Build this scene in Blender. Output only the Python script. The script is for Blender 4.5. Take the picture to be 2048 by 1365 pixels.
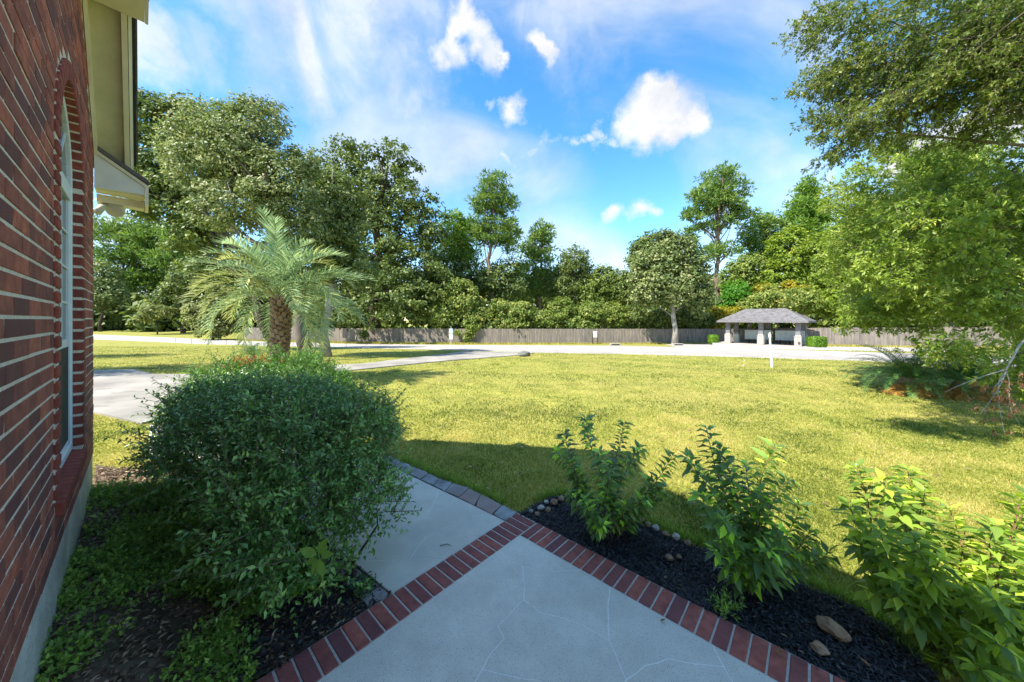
import bpy, bmesh, math, random
import numpy as np
from mathutils import Vector, Matrix, noise as mnoise
from mathutils.geometry import delaunay_2d_cdt

random.seed(7)
rng = np.random.default_rng(11)
scene = bpy.context.scene
col = scene.collection
for o in list(bpy.data.objects):
    bpy.data.objects.remove(o)

# ------------------------------------------------------------------ camera
F, CX, CY = 671.0, 1024.0, 640.0
cam_d = bpy.data.cameras.new('camera')
cam = bpy.data.objects.new('camera', cam_d)
col.objects.link(cam)
cam.location = (0, 0, 0)
cam.rotation_euler = (math.radians(90), 0, 0)
cam_d.sensor_width = 36.0
cam_d.lens = F / 2048 * 36.0
cam_d.shift_y = -(682.5 - CY) / 2048
cam_d.clip_start = 0.02
cam_d.clip_end = 2000
scene.camera = cam

# ------------------------------------------------------------------ sun, sky, exposure
SUN_EL = math.radians(50)
SUN_H = Vector((0.83, 0.56)).normalized()      # horizontal travel of the light
sun_dir = Vector((SUN_H.x * math.cos(SUN_EL), SUN_H.y * math.cos(SUN_EL), -math.sin(SUN_EL)))
sd = bpy.data.lights.new('sun', 'SUN')
sd.energy = 2.05
sd.angle = math.radians(0.55)
sd.color = (1.0, 0.95, 0.86)
so = bpy.data.objects.new('sun', sd)
so.rotation_euler = sun_dir.to_track_quat('-Z', 'Y').to_euler()
so.location = (-20, -15, 30)
col.objects.link(so)

scene.view_settings.view_transform = 'Standard'
scene.view_settings.look = 'None'
scene.view_settings.gamma = 1.0
scene.view_settings.exposure = 2.42
scene.view_settings.use_curve_mapping = False
scene.render.film_transparent = False
scene.cycles.use_denoising = True
scene.cycles.max_bounces = 8
scene.cycles.diffuse_bounces = 5
scene.cycles.glossy_bounces = 2
scene.cycles.transmission_bounces = 4
scene.cycles.transparent_max_bounces = 6
scene.cycles.sample_clamp_indirect = 6


def dir_px(px, py):
    return Vector(((px - CX) / F, 1.0, (CY - py) / F)).normalized()


def build_world():
    w = bpy.data.worlds.new('World')
    scene.world = w
    w.use_nodes = True
    nt = w.node_tree
    nt.nodes.clear()
    N, L = nt.nodes.new, nt.links.new

    def math_n(op, a, b=None, clamp=False):
        n = N('ShaderNodeMath'); n.operation = op; n.use_clamp = clamp
        for k, v in enumerate((a, b)):
            if v is None:
                continue
            if isinstance(v, (int, float)):
                n.inputs[k].default_value = v
            else:
                L(v, n.inputs[k])
        return n.outputs[0]

    def smooth(val, a, b, lo=0.0, hi=1.0):
        n = N('ShaderNodeMapRange'); n.interpolation_type = 'SMOOTHSTEP'
        L(val, n.inputs[0])
        for k, v in enumerate((a, b, lo, hi)):
            n.inputs[k + 1].default_value = v
        return n.outputs[0]

    out = N('ShaderNodeOutputWorld'); bg = N('ShaderNodeBackground')
    sky = N('ShaderNodeTexSky'); sky.sky_type = 'NISHITA'; sky.sun_disc = False
    sky.sun_elevation = SUN_EL
    sky.sun_rotation = math.atan2(-SUN_H.x, -SUN_H.y) % (2 * math.pi)
    sky.air_density = 1.0; sky.dust_density = 0.1; sky.ozone_density = 2.0
    hsv = N('ShaderNodeHueSaturation'); hsv.inputs['Hue'].default_value = 0.494; hsv.inputs['Saturation'].default_value = 1.3
    hsv.inputs['Value'].default_value = 0.52
    L(sky.outputs[0], hsv.inputs['Color'])
    tc = N('ShaderNodeTexCoord')
    nrm = N('ShaderNodeVectorMath'); nrm.operation = 'NORMALIZE'; L(tc.outputs['Generated'], nrm.inputs[0])
    D = nrm.outputs[0]

    def noise(vec, scale, detail, rough, dist=0.0):
        n = N('ShaderNodeTexNoise'); L(vec, n.inputs['Vector'])
        n.inputs['Scale'].default_value = scale; n.inputs['Detail'].default_value = detail
        n.inputs['Roughness'].default_value = rough; n.inputs['Distortion'].default_value = dist
        return n

    # cumulus: puffs at fixed directions, edges broken up by noise
    wob = noise(D, 9.0, 7.0, 0.62)
    sub = N('ShaderNodeVectorMath'); sub.operation = 'SUBTRACT'; L(wob.outputs['Color'], sub.inputs[0]); sub.inputs[1].default_value = (0.5, 0.5, 0.5)
    scl = N('ShaderNodeVectorMath'); scl.operation = 'SCALE'; L(sub.outputs[0], scl.inputs[0]); scl.inputs['Scale'].default_value = 0.115
    add = N('ShaderNodeVectorMath'); add.operation = 'ADD'; L(D, add.inputs[0]); L(scl.outputs[0], add.inputs[1])
    DW = add.outputs[0]

    def puff(px, py, rpx, strength=1.0, soft=0.1, vec=None):
        c = dir_px(px, py)
        r = rpx * (0.86 if vec is None else 1.0) / F * c.y            # angular size at that direction
        d = N('ShaderNodeVectorMath'); d.operation = 'DISTANCE'; L(vec or DW, d.inputs[0]); d.inputs[1].default_value = c
        return smooth(d.outputs['Value'], r, r * soft, 0.0, strength)

    cum = None
    for px, py, r, s in ((1285, 215, 62, 1), (1345, 225, 82, 1), (1395, 250, 52, .95), (1320, 190, 50, 1), (1300, 275, 45, 1), (1260, 262, 38, .8),
                         (1345, 280, 40, .8), (1226, 432, 30, .9), (1276, 424, 36, 1), (1305, 432, 20, .8), (1028, 224, 34, .95), (1008, 204, 18, .6), (985, 205, 14, .4),
                         (872, 105, 44, .9), (915, 100, 34, .8), (1005, 125, 24, .8), (905, 45, 34, .8), (950, 100, 26, .7), (1090, 95, 30, .8), (895, 75, 30, .7), (925, 20, 48, .95), (960, 60, 52, .9), (985, 110, 40, .85),
                         (1075, 75, 34, .8), (1100, 115, 36, .9), (1228, 512, 16, .6), (1248, 513, 13, .5),
                         (1665, 352, 26, .6), (1800, 320, 60, .9), (1880, 290, 80, 1), (1980, 255, 90, 1), (2080, 230, 90, 1),
                         (205, 470, 60, .9), (235, 430, 50, .9), (310, 40, 70, .6), (330, 110, 60, .6)):
        p = puff(px, py, r, s)
        cum = p if cum is None else math_n('ADD', cum, p, True)

    # cirrus: stretched noise veils, everywhere in the sky
    mp = N('ShaderNodeMapping'); L(D, mp.inputs['Vector'])
    mp.inputs['Rotation'].default_value = (0.1, 0.45, 0.75); mp.inputs['Scale'].default_value = (1.3, 4.2, 2.2)
    cz = noise(mp.outputs[0], 1.3, 6.0, 0.50, 0.6)
    cir = smooth(cz.outputs['Fac'], 0.38, 0.78, 0.0, 0.72)
    mp2 = N('ShaderNodeMapping'); L(D, mp2.inputs['Vector'])
    mp2.inputs['Rotation'].default_value = (0.0, -0.5, 0.3); mp2.inputs['Scale'].default_value = (3.4, 1.5, 1.1)
    vz = noise(mp2.outputs[0], 2.4, 6.0, 0.5, 0.8)
    wsub = N('ShaderNodeVectorMath'); wsub.operation = 'SCALE'; L(sub.outputs[0], wsub.inputs[0]); wsub.inputs['Scale'].default_value = 0.3
    wadd = N('ShaderNodeVectorMath'); wadd.operation = 'ADD'; L(D, wadd.inputs[0]); L(wsub.outputs[0], wadd.inputs[1])
    veil = None
    for px, py, r, s in ((640, 90, 230, 1.0), (560, 10, 200, .9), (760, 200, 190, .9), (720, -120, 300, .9), (330, 90, 150, .9),
                         (1150, -40, 230, .8), (930, 330, 110, .45), (1020, 318, 40, .9), (1060, 303, 42, .9), (1105, 288, 40, .9), (1150, 278, 36, .9), (1190, 268, 34, .9), (1225, 255, 30, .8),
                         (940, 420, 80, .35), (1560, 320, 60, .3), (1850, 260, 200, .5)):
        p = puff(px, py, r, s, 0.1, wadd.outputs[0])
        veil = p if veil is None else math_n('MAXIMUM', veil, p)
    vn = smooth(vz.outputs['Fac'], 0.28, 0.66, 0.35, 1.0)
    veil = math_n('MULTIPLY', veil, vn)
    total = math_n('MAXIMUM', math_n('MAXIMUM', cir, math_n('MULTIPLY', veil, 0.85)), cum, True)
    # fade toward horizon haze is left to the sky model
    cshade = noise(DW, 7.0, 5.0, 0.55)
    ramp = N('ShaderNodeValToRGB'); L(cshade.outputs['Fac'], ramp.inputs[0])
    ramp.color_ramp.elements[0].position = 0.3; ramp.color_ramp.elements[0].color = (1.15, 1.2, 1.32, 1)
    ramp.color_ramp.elements[1].position = 0.62; ramp.color_ramp.elements[1].color = (1.72, 1.7, 1.67, 1)
    mix = N('ShaderNodeMix'); mix.data_type = 'RGBA'
    L(total, mix.inputs[0]); L(hsv.outputs[0], mix.inputs[6]); L(ramp.outputs[0], mix.inputs[7])
    L(mix.outputs[2], bg.inputs['Color'])
    bg.inputs['Strength'].default_value = 0.13
    L(bg.outputs[0], out.inputs[0])


build_world()

# ------------------------------------------------------------------ helpers: terrain and frames
TERR = [(-60, -1.70), (10, -1.70), (41, -2.93), (56, -2.93), (90, -1.75), (400, -1.2)]


def fz(y):
    for (a, za), (b, zb) in zip(TERR, TERR[1:]):
        if y <= b:
            return za + (zb - za) * (y - a) / (b - a)
    return TERR[-1][1]


def G(px, py):
    lo, hi = 0.3, 400.0
    s = (py - CY) / F
    for _ in range(60):
        m = (lo + hi) / 2
        if -fz(m) / m > s:
            lo = m
        else:
            hi = m
    y = (lo + hi) / 2
    return Vector(((px - CX) / F * y, y, fz(y)))


def P(px, py, y):
    return Vector(((px - CX) / F * y, y, (CY - py) / F * y))


AX = Vector((-0.7409, 0.6716, 0)).normalized()      # U: along the house wall, away from the camera
AV = Vector((0.6716, 0.7409, 0)).normalized()       # V: out of the wall
ANG = math.atan2(-AX.y, -AX.x)


def H(u, v, z):
    return AX * u + AV * v + Vector((0, 0, z))


# ------------------------------------------------------------------ helpers: objects
def link(o, parent=None):
    col.objects.link(o)
    if parent is not None:
        o.parent = parent
        o.matrix_parent_inverse = parent_inv(parent)
    return o


def parent_inv(p):
    m = Matrix.LocRotScale(p.location, p.rotation_euler, p.scale)
    if p.parent is not None:
        m = Matrix.LocRotScale(p.parent.location, p.parent.rotation_euler, p.parent.scale) @ p.matrix_parent_inverse_world if False else m
    return m.inverted()


def props(o, label=None, cat=None, group=None, kind=None):
    if label: o['label'] = label
    if cat: o['category'] = cat
    if group: o['group'] = group
    if kind: o['kind'] = kind
    return o


def empty(name, loc, label, cat, group=None):
    o = bpy.data.objects.new(name, None)
    o.empty_display_size = 0.1
    o.location = loc
    col.objects.link(o)
    return props(o, label, cat, group)


def child(o, parent):
    """parent keeping world placement; o has its own world loc/rot"""
    o.parent = parent
    # walk up: world matrix of parent (everything unscaled translations / rotations)
    m = Matrix.LocRotScale(parent.location, parent.rotation_euler, parent.scale)
    if parent.parent is not None:
        m = parent['_w'] and m
    o.matrix_parent_inverse = m.inverted()


WORLD = {}


def wmat(o):
    return WORLD.get(o.name, Matrix.LocRotScale(o.location, o.rotation_euler, o.scale))


def add_obj(name, mesh, parent=None, loc=None, rot=None, scale=None):
    o = bpy.data.objects.new(name, mesh)
    if loc is not None: o.location = loc
    if rot is not None: o.rotation_euler = rot
    if scale is not None: o.scale = scale
    m = Matrix.LocRotScale(o.location, o.rotation_euler, o.scale)
    col.objects.link(o)
    WORLD[o.name] = m
    if parent is not None:
        o.parent = parent
        o.matrix_parent_inverse = wmat(parent).inverted()
    return o


def mesh_np(name, verts, faces, mat, tint=None, smooth=False):
    """faces: (n,3) or (n,4) int array, or a list of arrays"""
    if not isinstance(faces, (list, tuple)):
        faces = [faces]
    faces = [f for f in faces if len(f)]
    me = bpy.data.meshes.new(name)
    nv = len(verts)
    me.vertices.add(nv)
    me.vertices.foreach_set('co', np.asarray(verts, dtype=np.float32).ravel())
    sizes = np.concatenate([np.full(len(f), f.shape[1], dtype=np.int32) for f in faces])
    idx = np.concatenate([f.ravel() for f in faces]).astype(np.int32)
    starts = np.concatenate([[0], np.cumsum(sizes)[:-1]]).astype(np.int32)
    me.loops.add(len(idx))
    me.loops.foreach_set('vertex_index', idx)
    me.polygons.add(len(sizes))
    me.polygons.foreach_set('loop_start', starts)
    me.polygons.foreach_set('loop_total', sizes)
    me.update(calc_edges=True)
    if tint is not None:
        a = me.attributes.new('tint', 'FLOAT', 'FACE')
        a.data.foreach_set('value', np.asarray(tint, dtype=np.float32))
    if smooth:
        me.polygons.foreach_set('use_smooth', np.ones(len(sizes), dtype=bool))
    me.materials.append(mat)
    return me


class MB:
    """collects simple solids, then makes one mesh"""
    def __init__(s):
        s.v, s.f, s.t = [], [], []

    def hexa(s, p, tint=0.5):
        b = len(s.v); s.v += [tuple(q) for q in p]
        for q in ((0, 3, 2, 1), (4, 5, 6, 7), (0, 1, 5, 4), (1, 2, 6, 5), (2, 3, 7, 6), (3, 0, 4, 7)):
            s.f.append(tuple(b + k for k in q)); s.t.append(tint)

    def box(s, o, ax, ay, az, tint=0.5):
        """corner o, edge vectors"""
        o, ax, ay, az = Vector(o), Vector(ax), Vector(ay), Vector(az)
        s.hexa([o, o + ax, o + ax + ay, o + ay, o + az, o + ax + az, o + ax + ay + az, o + ay + az], tint)

    def cbox(s, c, ex, ey, ez, d=(1, 0, 0), tint=0.5):
        d = Vector(d).normalized(); n = Vector((-d.y, d.x, 0)); c = Vector(c)
        s.box(c - d * ex / 2 - n * ey / 2, d * ex, n * ey, Vector((0, 0, ez)), tint)

    def poly(s, pts, tint=0.5):
        b = len(s.v); s.v += [tuple(q) for q in pts]; s.f.append(tuple(range(b, b + len(pts)))); s.t.append(tint)

    def prism(s, pts, h, tint=0.5):
        """vertical prism from bottom polygon pts (CCW) up by vector h"""
        h = Vector(h); n = len(pts); b = len(s.v)
        s.v += [tuple(q) for q in pts] + [tuple(Vector(q) + h) for q in pts]
        s.f.append(tuple(b + n - 1 - k for k in range(n))); s.f.append(tuple(b + n + k for k in range(n)))
        for k in range(n):
            m = (k + 1) % n
            s.f.append((b + k, b + m, b + n + m, b + n + k))
        s.t += [tint] * (n + 2)

    def tube(s, pts, rad, seg=6, tint=0.5, cap=True):
        pts = [Vector(p) for p in pts]
        if not hasattr(rad, '__len__'): rad = [rad] * len(pts)
        b0 = len(s.v); n = len(pts)
        for i, p in enumerate(pts):
            d = (pts[min(i + 1, n - 1)] - pts[max(i - 1, 0)])
            d = d.normalized() if d.length > 1e-9 else Vector((0, 0, 1))
            a = d.cross(Vector((0.31, 0.95, 0.07))); a = a.normalized(); c = d.cross(a)
            for k in range(seg):
                t = 2 * math.pi * k / seg
                s.v.append(tuple(p + (a * math.cos(t) + c * math.sin(t)) * rad[i]))
        for i in range(n - 1):
            for k in range(seg):
                m = (k + 1) % seg
                s.f.append((b0 + i * seg + k, b0 + i * seg + m, b0 + (i + 1) * seg + m, b0 + (i + 1) * seg + k)); s.t.append(tint)
        if cap:
            s.f.append(tuple(b0 + k for k in reversed(range(seg)))); s.t.append(tint)
            s.f.append(tuple(b0 + (n - 1) * seg + k for k in range(seg))); s.t.append(tint)

    def mesh(s, name, mat, smooth=False, bevel=0.0):
        me = bpy.data.meshes.new(name)
        me.from_pydata(s.v, [], s.f)
        a = me.attributes.new('tint', 'FLOAT', 'FACE')
        a.data.foreach_set('value', np.asarray(s.t, dtype=np.float32))
        me.materials.append(mat)
        if bevel > 0:
            bm = bmesh.new(); bm.from_mesh(me)
            bmesh.ops.bevel(bm, geom=bm.edges[:], offset=bevel, segments=1, affect='EDGES')
            bm.to_mesh(me); bm.free()
        if smooth:
            me.polygons.foreach_set('use_smooth', np.ones(len(me.polygons), dtype=bool))
        return me

    def build(s, name, mat, parent=None, smooth=False, bevel=0.0):
        return add_obj(name, s.mesh(name, mat, smooth, bevel), parent)


# ------------------------------------------------------------------ materials
def new_mat(name):
    m = bpy.data.materials.new(name); m.use_nodes = True
    nt = m.node_tree; nt.nodes.clear()
    return m, nt


def mat_noise(name, c1, c2, scale=8.0, rough=0.85, bump=0.15, bscale=None, detail=6, c3=None, scale2=1.2, f3=0.5,
              tint_amt=0.0, tint_col=None, spec=0.3, lo=0.35, hi=0.65, coord='Object', speck=None, stretch=None):
    m, nt = new_mat(name)
    N, L = nt.nodes.new, nt.links.new
    out = N('ShaderNodeOutputMaterial'); b = N('ShaderNodeBsdfPrincipled'); L(b.outputs[0], out.inputs[0])
    b.inputs['Roughness'].default_value = rough
    b.inputs['Specular IOR Level'].default_value = spec
    g = N('ShaderNodeNewGeometry')
    vec = g.outputs['Position']
    if stretch:
        mp = N('ShaderNodeMapping'); L(vec, mp.inputs[0]); mp.inputs['Scale'].default_value = stretch; vec = mp.outputs[0]
    n1 = N('ShaderNodeTexNoise'); L(vec, n1.inputs['Vector']); n1.inputs['Scale'].default_value = scale
    n1.inputs['Detail'].default_value = detail; n1.inputs['Roughness'].default_value = 0.6
    r = N('ShaderNodeMapRange'); L(n1.outputs['Fac'], r.inputs[0]); r.inputs[1].default_value = lo; r.inputs[2].default_value = hi
    mx = N('ShaderNodeMix'); mx.data_type = 'RGBA'; L(r.outputs[0], mx.inputs[0])
    mx.inputs[6].default_value = (*c1, 1); mx.inputs[7].default_value = (*c2, 1)
    cur = mx.outputs[2]
    if c3 is not None:
        n2 = N('ShaderNodeTexNoise'); L(vec, n2.inputs['Vector']); n2.inputs['Scale'].default_value = scale2; n2.inputs['Detail'].default_value = 5
        r2 = N('ShaderNodeMapRange'); L(n2.outputs['Fac'], r2.inputs[0]); r2.inputs[1].default_value = 0.42; r2.inputs[2].default_value = 0.66
        r2.inputs[4].default_value = f3
        m2 = N('ShaderNodeMix'); m2.data_type = 'RGBA'; L(r2.outputs[0], m2.inputs[0]); L(cur, m2.inputs[6]); m2.inputs[7].default_value = (*c3, 1)
        cur = m2.outputs[2]
    if speck is not None:
        sc_, amt, cs = speck
        v = N('ShaderNodeTexNoise'); L(vec, v.inputs['Vector']); v.inputs['Scale'].default_value = sc_; v.inputs['Detail'].default_value = 2
        r3 = N('ShaderNodeMapRange'); L(v.outputs['Fac'], r3.inputs[0]); r3.inputs[1].default_value = 0.60; r3.inputs[2].default_value = 0.68; r3.inputs[4].default_value = amt
        m3 = N('ShaderNodeMix'); m3.data_type = 'RGBA'; L(r3.outputs[0], m3.inputs[0]); L(cur, m3.inputs[6]); m3.inputs[7].default_value = (*cs, 1)
        cur = m3.outputs[2]
    if tint_amt > 0:
        at = N('ShaderNodeAttribute'); at.attribute_name = 'tint'
        m4 = N('ShaderNodeMix'); m4.data_type = 'RGBA'
        mm = N('ShaderNodeMath'); mm.operation = 'MULTIPLY'; L(at.outputs['Fac'], mm.inputs[0]); mm.inputs[1].default_value = tint_amt
        L(mm.outputs[0], m4.inputs[0]); L(cur, m4.inputs[6]); m4.inputs[7].default_value = (*tint_col, 1)
        cur = m4.outputs[2]
    L(cur, b.inputs['Base Color'])
    if bump > 0:
        bn = N('ShaderNodeTexNoise'); L(vec, bn.inputs['Vector']); bn.inputs['Scale'].default_value = bscale or scale * 5; bn.inputs['Detail'].default_value = 5
        bp = N('ShaderNodeBump'); bp.inputs['Strength'].default_value = bump; bp.inputs['Distance'].default_value = 0.01
        L(bn.outputs['Fac'], bp.inputs['Height']); L(bp.outputs[0], b.inputs['Normal'])
    return m


def mat_leaf(name, cols, trans=0.35, rough=0.5, spec=0.3, big=0.5):
    """leaf colour from the per-leaf tint (0..1) plus a slow drift over the plant"""
    m, nt = new_mat(name)
    N, L = nt.nodes.new, nt.links.new
    out = N('ShaderNodeOutputMaterial')
    at = N('ShaderNodeAttribute'); at.attribute_name = 'tint'
    ramp = N('ShaderNodeValToRGB'); L(at.outputs['Fac'], ramp.inputs[0])
    els = ramp.color_ramp.elements
    while len(els) < len(cols):
        els.new(0.5)
    for k, (pos, c) in enumerate(cols):
        els[k].position = pos; els[k].color = (*c, 1)
    b = N('ShaderNodeBsdfPrincipled'); b.inputs['Roughness'].default_value = rough
    b.inputs['Specular IOR Level'].default_value = spec
    L(ramp.outputs[0], b.inputs['Base Color'])
    t = N('ShaderNodeBsdfTranslucent')
    hs = N('ShaderNodeHueSaturation'); hs.inputs['Value'].default_value = 1.5; hs.inputs['Saturation'].default_value = 1.1
    L(ramp.outputs[0], hs.inputs['Color']); L(hs.outputs[0], t.inputs['Color'])
    mx = N('ShaderNodeMixShader'); mx.inputs[0].default_value = trans
    L(b.outputs[0], mx.inputs[1]); L(t.outputs[0], mx.inputs[2]); L(mx.outputs[0], out.inputs[0])
    return m


def mat_flat(name, c, rough=0.5, metal=0.0, spec=0.5):
    return mat_noise(name, tuple(x * 0.93 for x in c), tuple(min(1, x * 1.07) for x in c), scale=6, rough=rough, bump=0.03, spec=spec)


M = {}
M['brick'] = mat_noise('brick', (0.34, 0.095, 0.058), (0.50, 0.165, 0.10), 26, 0.85, 0.5, 160, tint_amt=0.85, tint_col=(0.105, 0.048, 0.050),
                       c3=(0.15, 0.055, 0.048), scale2=7, f3=0.6)
M['brick_red'] = mat_noise('brick_red', (0.22, 0.048, 0.032), (0.32, 0.080, 0.052), 24, 0.8, 0.4, 150, tint_amt=0.5, tint_col=(0.09, 0.03, 0.03))
M['paver'] = mat_noise('paver', (0.34, 0.09, 0.065), (0.47, 0.15, 0.11), 22, 0.85, 0.5, 170, tint_amt=0.8, tint_col=(0.16, 0.065, 0.075),
                       c3=(0.13, 0.05, 0.055), scale2=8, f3=0.5)
M['mortar'] = mat_noise('mortar', (0.60, 0.54, 0.44), (0.74, 0.68, 0.57), 40, 0.95, 0.6, 200)
M['grout'] = mat_noise('grout', (0.72, 0.70, 0.64), (0.86, 0.84, 0.78), 40, 0.95, 0.4, 200)
M['joint_mortar'] = mat_noise('joint_mortar', (0.44, 0.40, 0.35), (0.58, 0.54, 0.48), 40, 0.95, 0.5, 200)
M['foundation'] = mat_noise('foundation', (0.60, 0.61, 0.54), (0.74, 0.75, 0.67), 7, 0.9, 0.4, 60, c3=(0.28, 0.31, 0.26), scale2=2.5, f3=0.5, speck=(60, 0.5, (0.12, 0.12, 0.1)))
M['slab'] = mat_noise('slab', (0.64, 0.60, 0.51), (0.76, 0.72, 0.62), 5, 0.8, 0.25, 220, c3=(0.55, 0.52, 0.45), scale2=1.3, f3=0.6,
                      speck=(190, 0.65, (0.14, 0.15, 0.17)))
M['path'] = mat_noise('path', (0.62, 0.58, 0.49), (0.72, 0.68, 0.58), 5, 0.85, 0.25, 220, c3=(0.44, 0.43, 0.38), scale2=1.6, f3=0.5,
                      speck=(170, 0.4, (0.20, 0.2, 0.2)))
M['bluestone'] = mat_noise('bluestone', (0.22, 0.24, 0.26), (0.38, 0.39, 0.38), 9, 0.85, 0.5, 50, tint_amt=0.8, tint_col=(0.36, 0.24, 0.20), c3=(0.13, 0.12, 0.10), scale2=6, f3=0.6)
M['concrete_road'] = mat_noise('concrete_road', (0.37, 0.33, 0.29), (0.46, 0.415, 0.37), 1.2, 0.9, 0.1, 40, c3=(0.36, 0.325, 0.29), scale2=0.45, f3=0.7, speck=(1.7, 0.35, (0.17, 0.16, 0.15)))
M['drive'] = mat_noise('drive', (0.30, 0.27, 0.23), (0.38, 0.345, 0.295), 1.6, 0.9, 0.15, 40, c3=(0.19, 0.175, 0.15), scale2=0.6, f3=0.8, speck=(2.5, 0.4, (0.13, 0.12, 0.10)))
M['grass_ground'] = mat_noise('grass_ground', (0.19, 0.200, 0.030), (0.33, 0.310, 0.060), 2.2, 0.95, 0.6, 30, detail=10, c3=(0.30, 0.25, 0.07), scale2=0.35, f3=0.55,
                              speck=(5.0, 0.5, (0.10, 0.13, 0.02)))
M['soil'] = mat_noise('soil', (0.020, 0.017, 0.015), (0.045, 0.036, 0.030), 14, 0.95, 0.8, 60)
M['soil_brown'] = mat_noise('soil_brown', (0.10, 0.07, 0.045), (0.19, 0.14, 0.095), 9, 0.95, 0.8, 60, c3=(0.03, 0.05, 0.015), scale2=3, f3=0.7)
M['mulch'] = mat_leaf('mulch', [(0.0, (0.008, 0.009, 0.012)), (0.7, (0.03, 0.033, 0.042)), (0.95, (0.09, 0.085, 0.08)), (1.0, (0.20, 0.12, 0.07))], trans=0.0, rough=0.6, spec=0.5)
M['cream'] = mat_noise('cream', (0.70, 0.66, 0.50), (0.78, 0.74, 0.58), 4, 0.7, 0.05, 60)
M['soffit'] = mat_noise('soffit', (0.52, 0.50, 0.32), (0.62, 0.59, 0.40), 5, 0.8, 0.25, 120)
M['greytrim'] = mat_noise('greytrim', (0.66, 0.66, 0.58), (0.76, 0.76, 0.68), 4, 0.7, 0.05, 60)
M['white'] = mat_noise('white', (0.74, 0.75, 0.74), (0.82, 0.83, 0.82), 6, 0.5, 0.03, 60)
M['vinyl'] = mat_noise('vinyl', (0.62, 0.68, 0.66), (0.72, 0.78, 0.76), 6, 0.4, 0.02, 60)
M['screen'] = mat_noise('screen', (0.030, 0.033, 0.028), (0.050, 0.054, 0.046), 5, 0.7, 0.1, 300)
M['roof_dark'] = mat_noise('roof_dark', (0.10, 0.095, 0.09), (0.17, 0.16, 0.15), 9, 0.95, 0.6, 60, tint_amt=0.4, tint_col=(0.06, 0.06, 0.06))
M['shingle'] = mat_noise('shingle', (0.085, 0.08, 0.08), (0.17, 0.16, 0.16), 3.2, 0.95, 0.4, 30, tint_amt=0.5, tint_col=(0.22, 0.205, 0.205), detail=8)
M['bark'] = mat_noise('bark', (0.09, 0.07, 0.05), (0.20, 0.165, 0.13), 5, 0.95, 0.9, 14, stretch=(1, 1, 0.35))
M['bark_dark'] = mat_noise('bark_dark', (0.045, 0.035, 0.025), (0.11, 0.085, 0.065), 6, 0.95, 0.9, 14, stretch=(1, 1, 0.35))
M['bark_pine'] = mat_noise('bark_pine', (0.12, 0.08, 0.06), (0.26, 0.19, 0.15), 3, 0.95, 0.9, 9, stretch=(1, 1, 0.4))
M['bark_grey'] = mat_noise('bark_grey', (0.20, 0.18, 0.15), (0.38, 0.35, 0.30), 4, 0.95, 0.8, 14, stretch=(1, 1, 0.4))
M['palm_trunk'] = mat_noise('palm_trunk', (0.10, 0.055, 0.035), (0.30, 0.19, 0.12), 16, 0.95, 0.9, 40, tint_amt=0.6, tint_col=(0.34, 0.25, 0.17))
M['twig'] = mat_noise('twig', (0.14, 0.11, 0.07), (0.25, 0.21, 0.15), 20, 0.9, 0.2, 40)
M['twig_red'] = mat_noise('twig_red', (0.14, 0.07, 0.04), (0.24, 0.13, 0.08), 20, 0.9, 0.2, 40)
M['fence'] = mat_noise('fence', (0.16, 0.135, 0.11), (0.30, 0.25, 0.20), 2.0, 0.95, 0.3, 30, tint_amt=0.6, tint_col=(0.13, 0.115, 0.11), stretch=(3, 3, 0.5))
M['stone_white'] = mat_noise('stone_white', (0.30, 0.27, 0.25), (0.44, 0.40, 0.37), 8, 0.9, 0.3, 40, tint_amt=0.5, tint_col=(0.40, 0.30, 0.26))
M['stucco'] = mat_noise('stucco', (0.15, 0.14, 0.14), (0.20, 0.19, 0.19), 4, 0.9, 0.2, 60)
M['steel'] = mat_noise('steel', (0.36, 0.40, 0.38), (0.46, 0.50, 0.47), 3, 0.5, 0.05, 60)
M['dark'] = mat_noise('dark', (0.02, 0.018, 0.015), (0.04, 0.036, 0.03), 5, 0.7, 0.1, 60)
M['rock'] = mat_noise('rock', (0.28, 0.17, 0.10), (0.42, 0.27, 0.17), 9, 0.9, 0.8, 40, c3=(0.16, 0.13, 0.10), scale2=8, f3=0.6)
M['rock_grey'] = mat_noise('rock_grey', (0.10, 0.10, 0.085), (0.20, 0.20, 0.175), 6, 0.9, 0.8, 30)
M['rock_pale'] = mat_noise('rock_pale', (0.34, 0.33, 0.30), (0.50, 0.48, 0.44), 9, 0.9, 0.7, 40)
M['sign_blue'] = mat_flat('sign_blue', (0.42, 0.60, 0.62), 0.5)
M['lamp_glass'] = mat_flat('lamp_glass', (0.50, 0.50, 0.42), 0.4)
M['dry_leaf'] = mat_leaf('dry_leaf', [(0.0, (0.18, 0.075, 0.03)), (0.5, (0.32, 0.15, 0.07)), (1.0, (0.45, 0.27, 0.15))], trans=0.2, rough=0.7)

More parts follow.
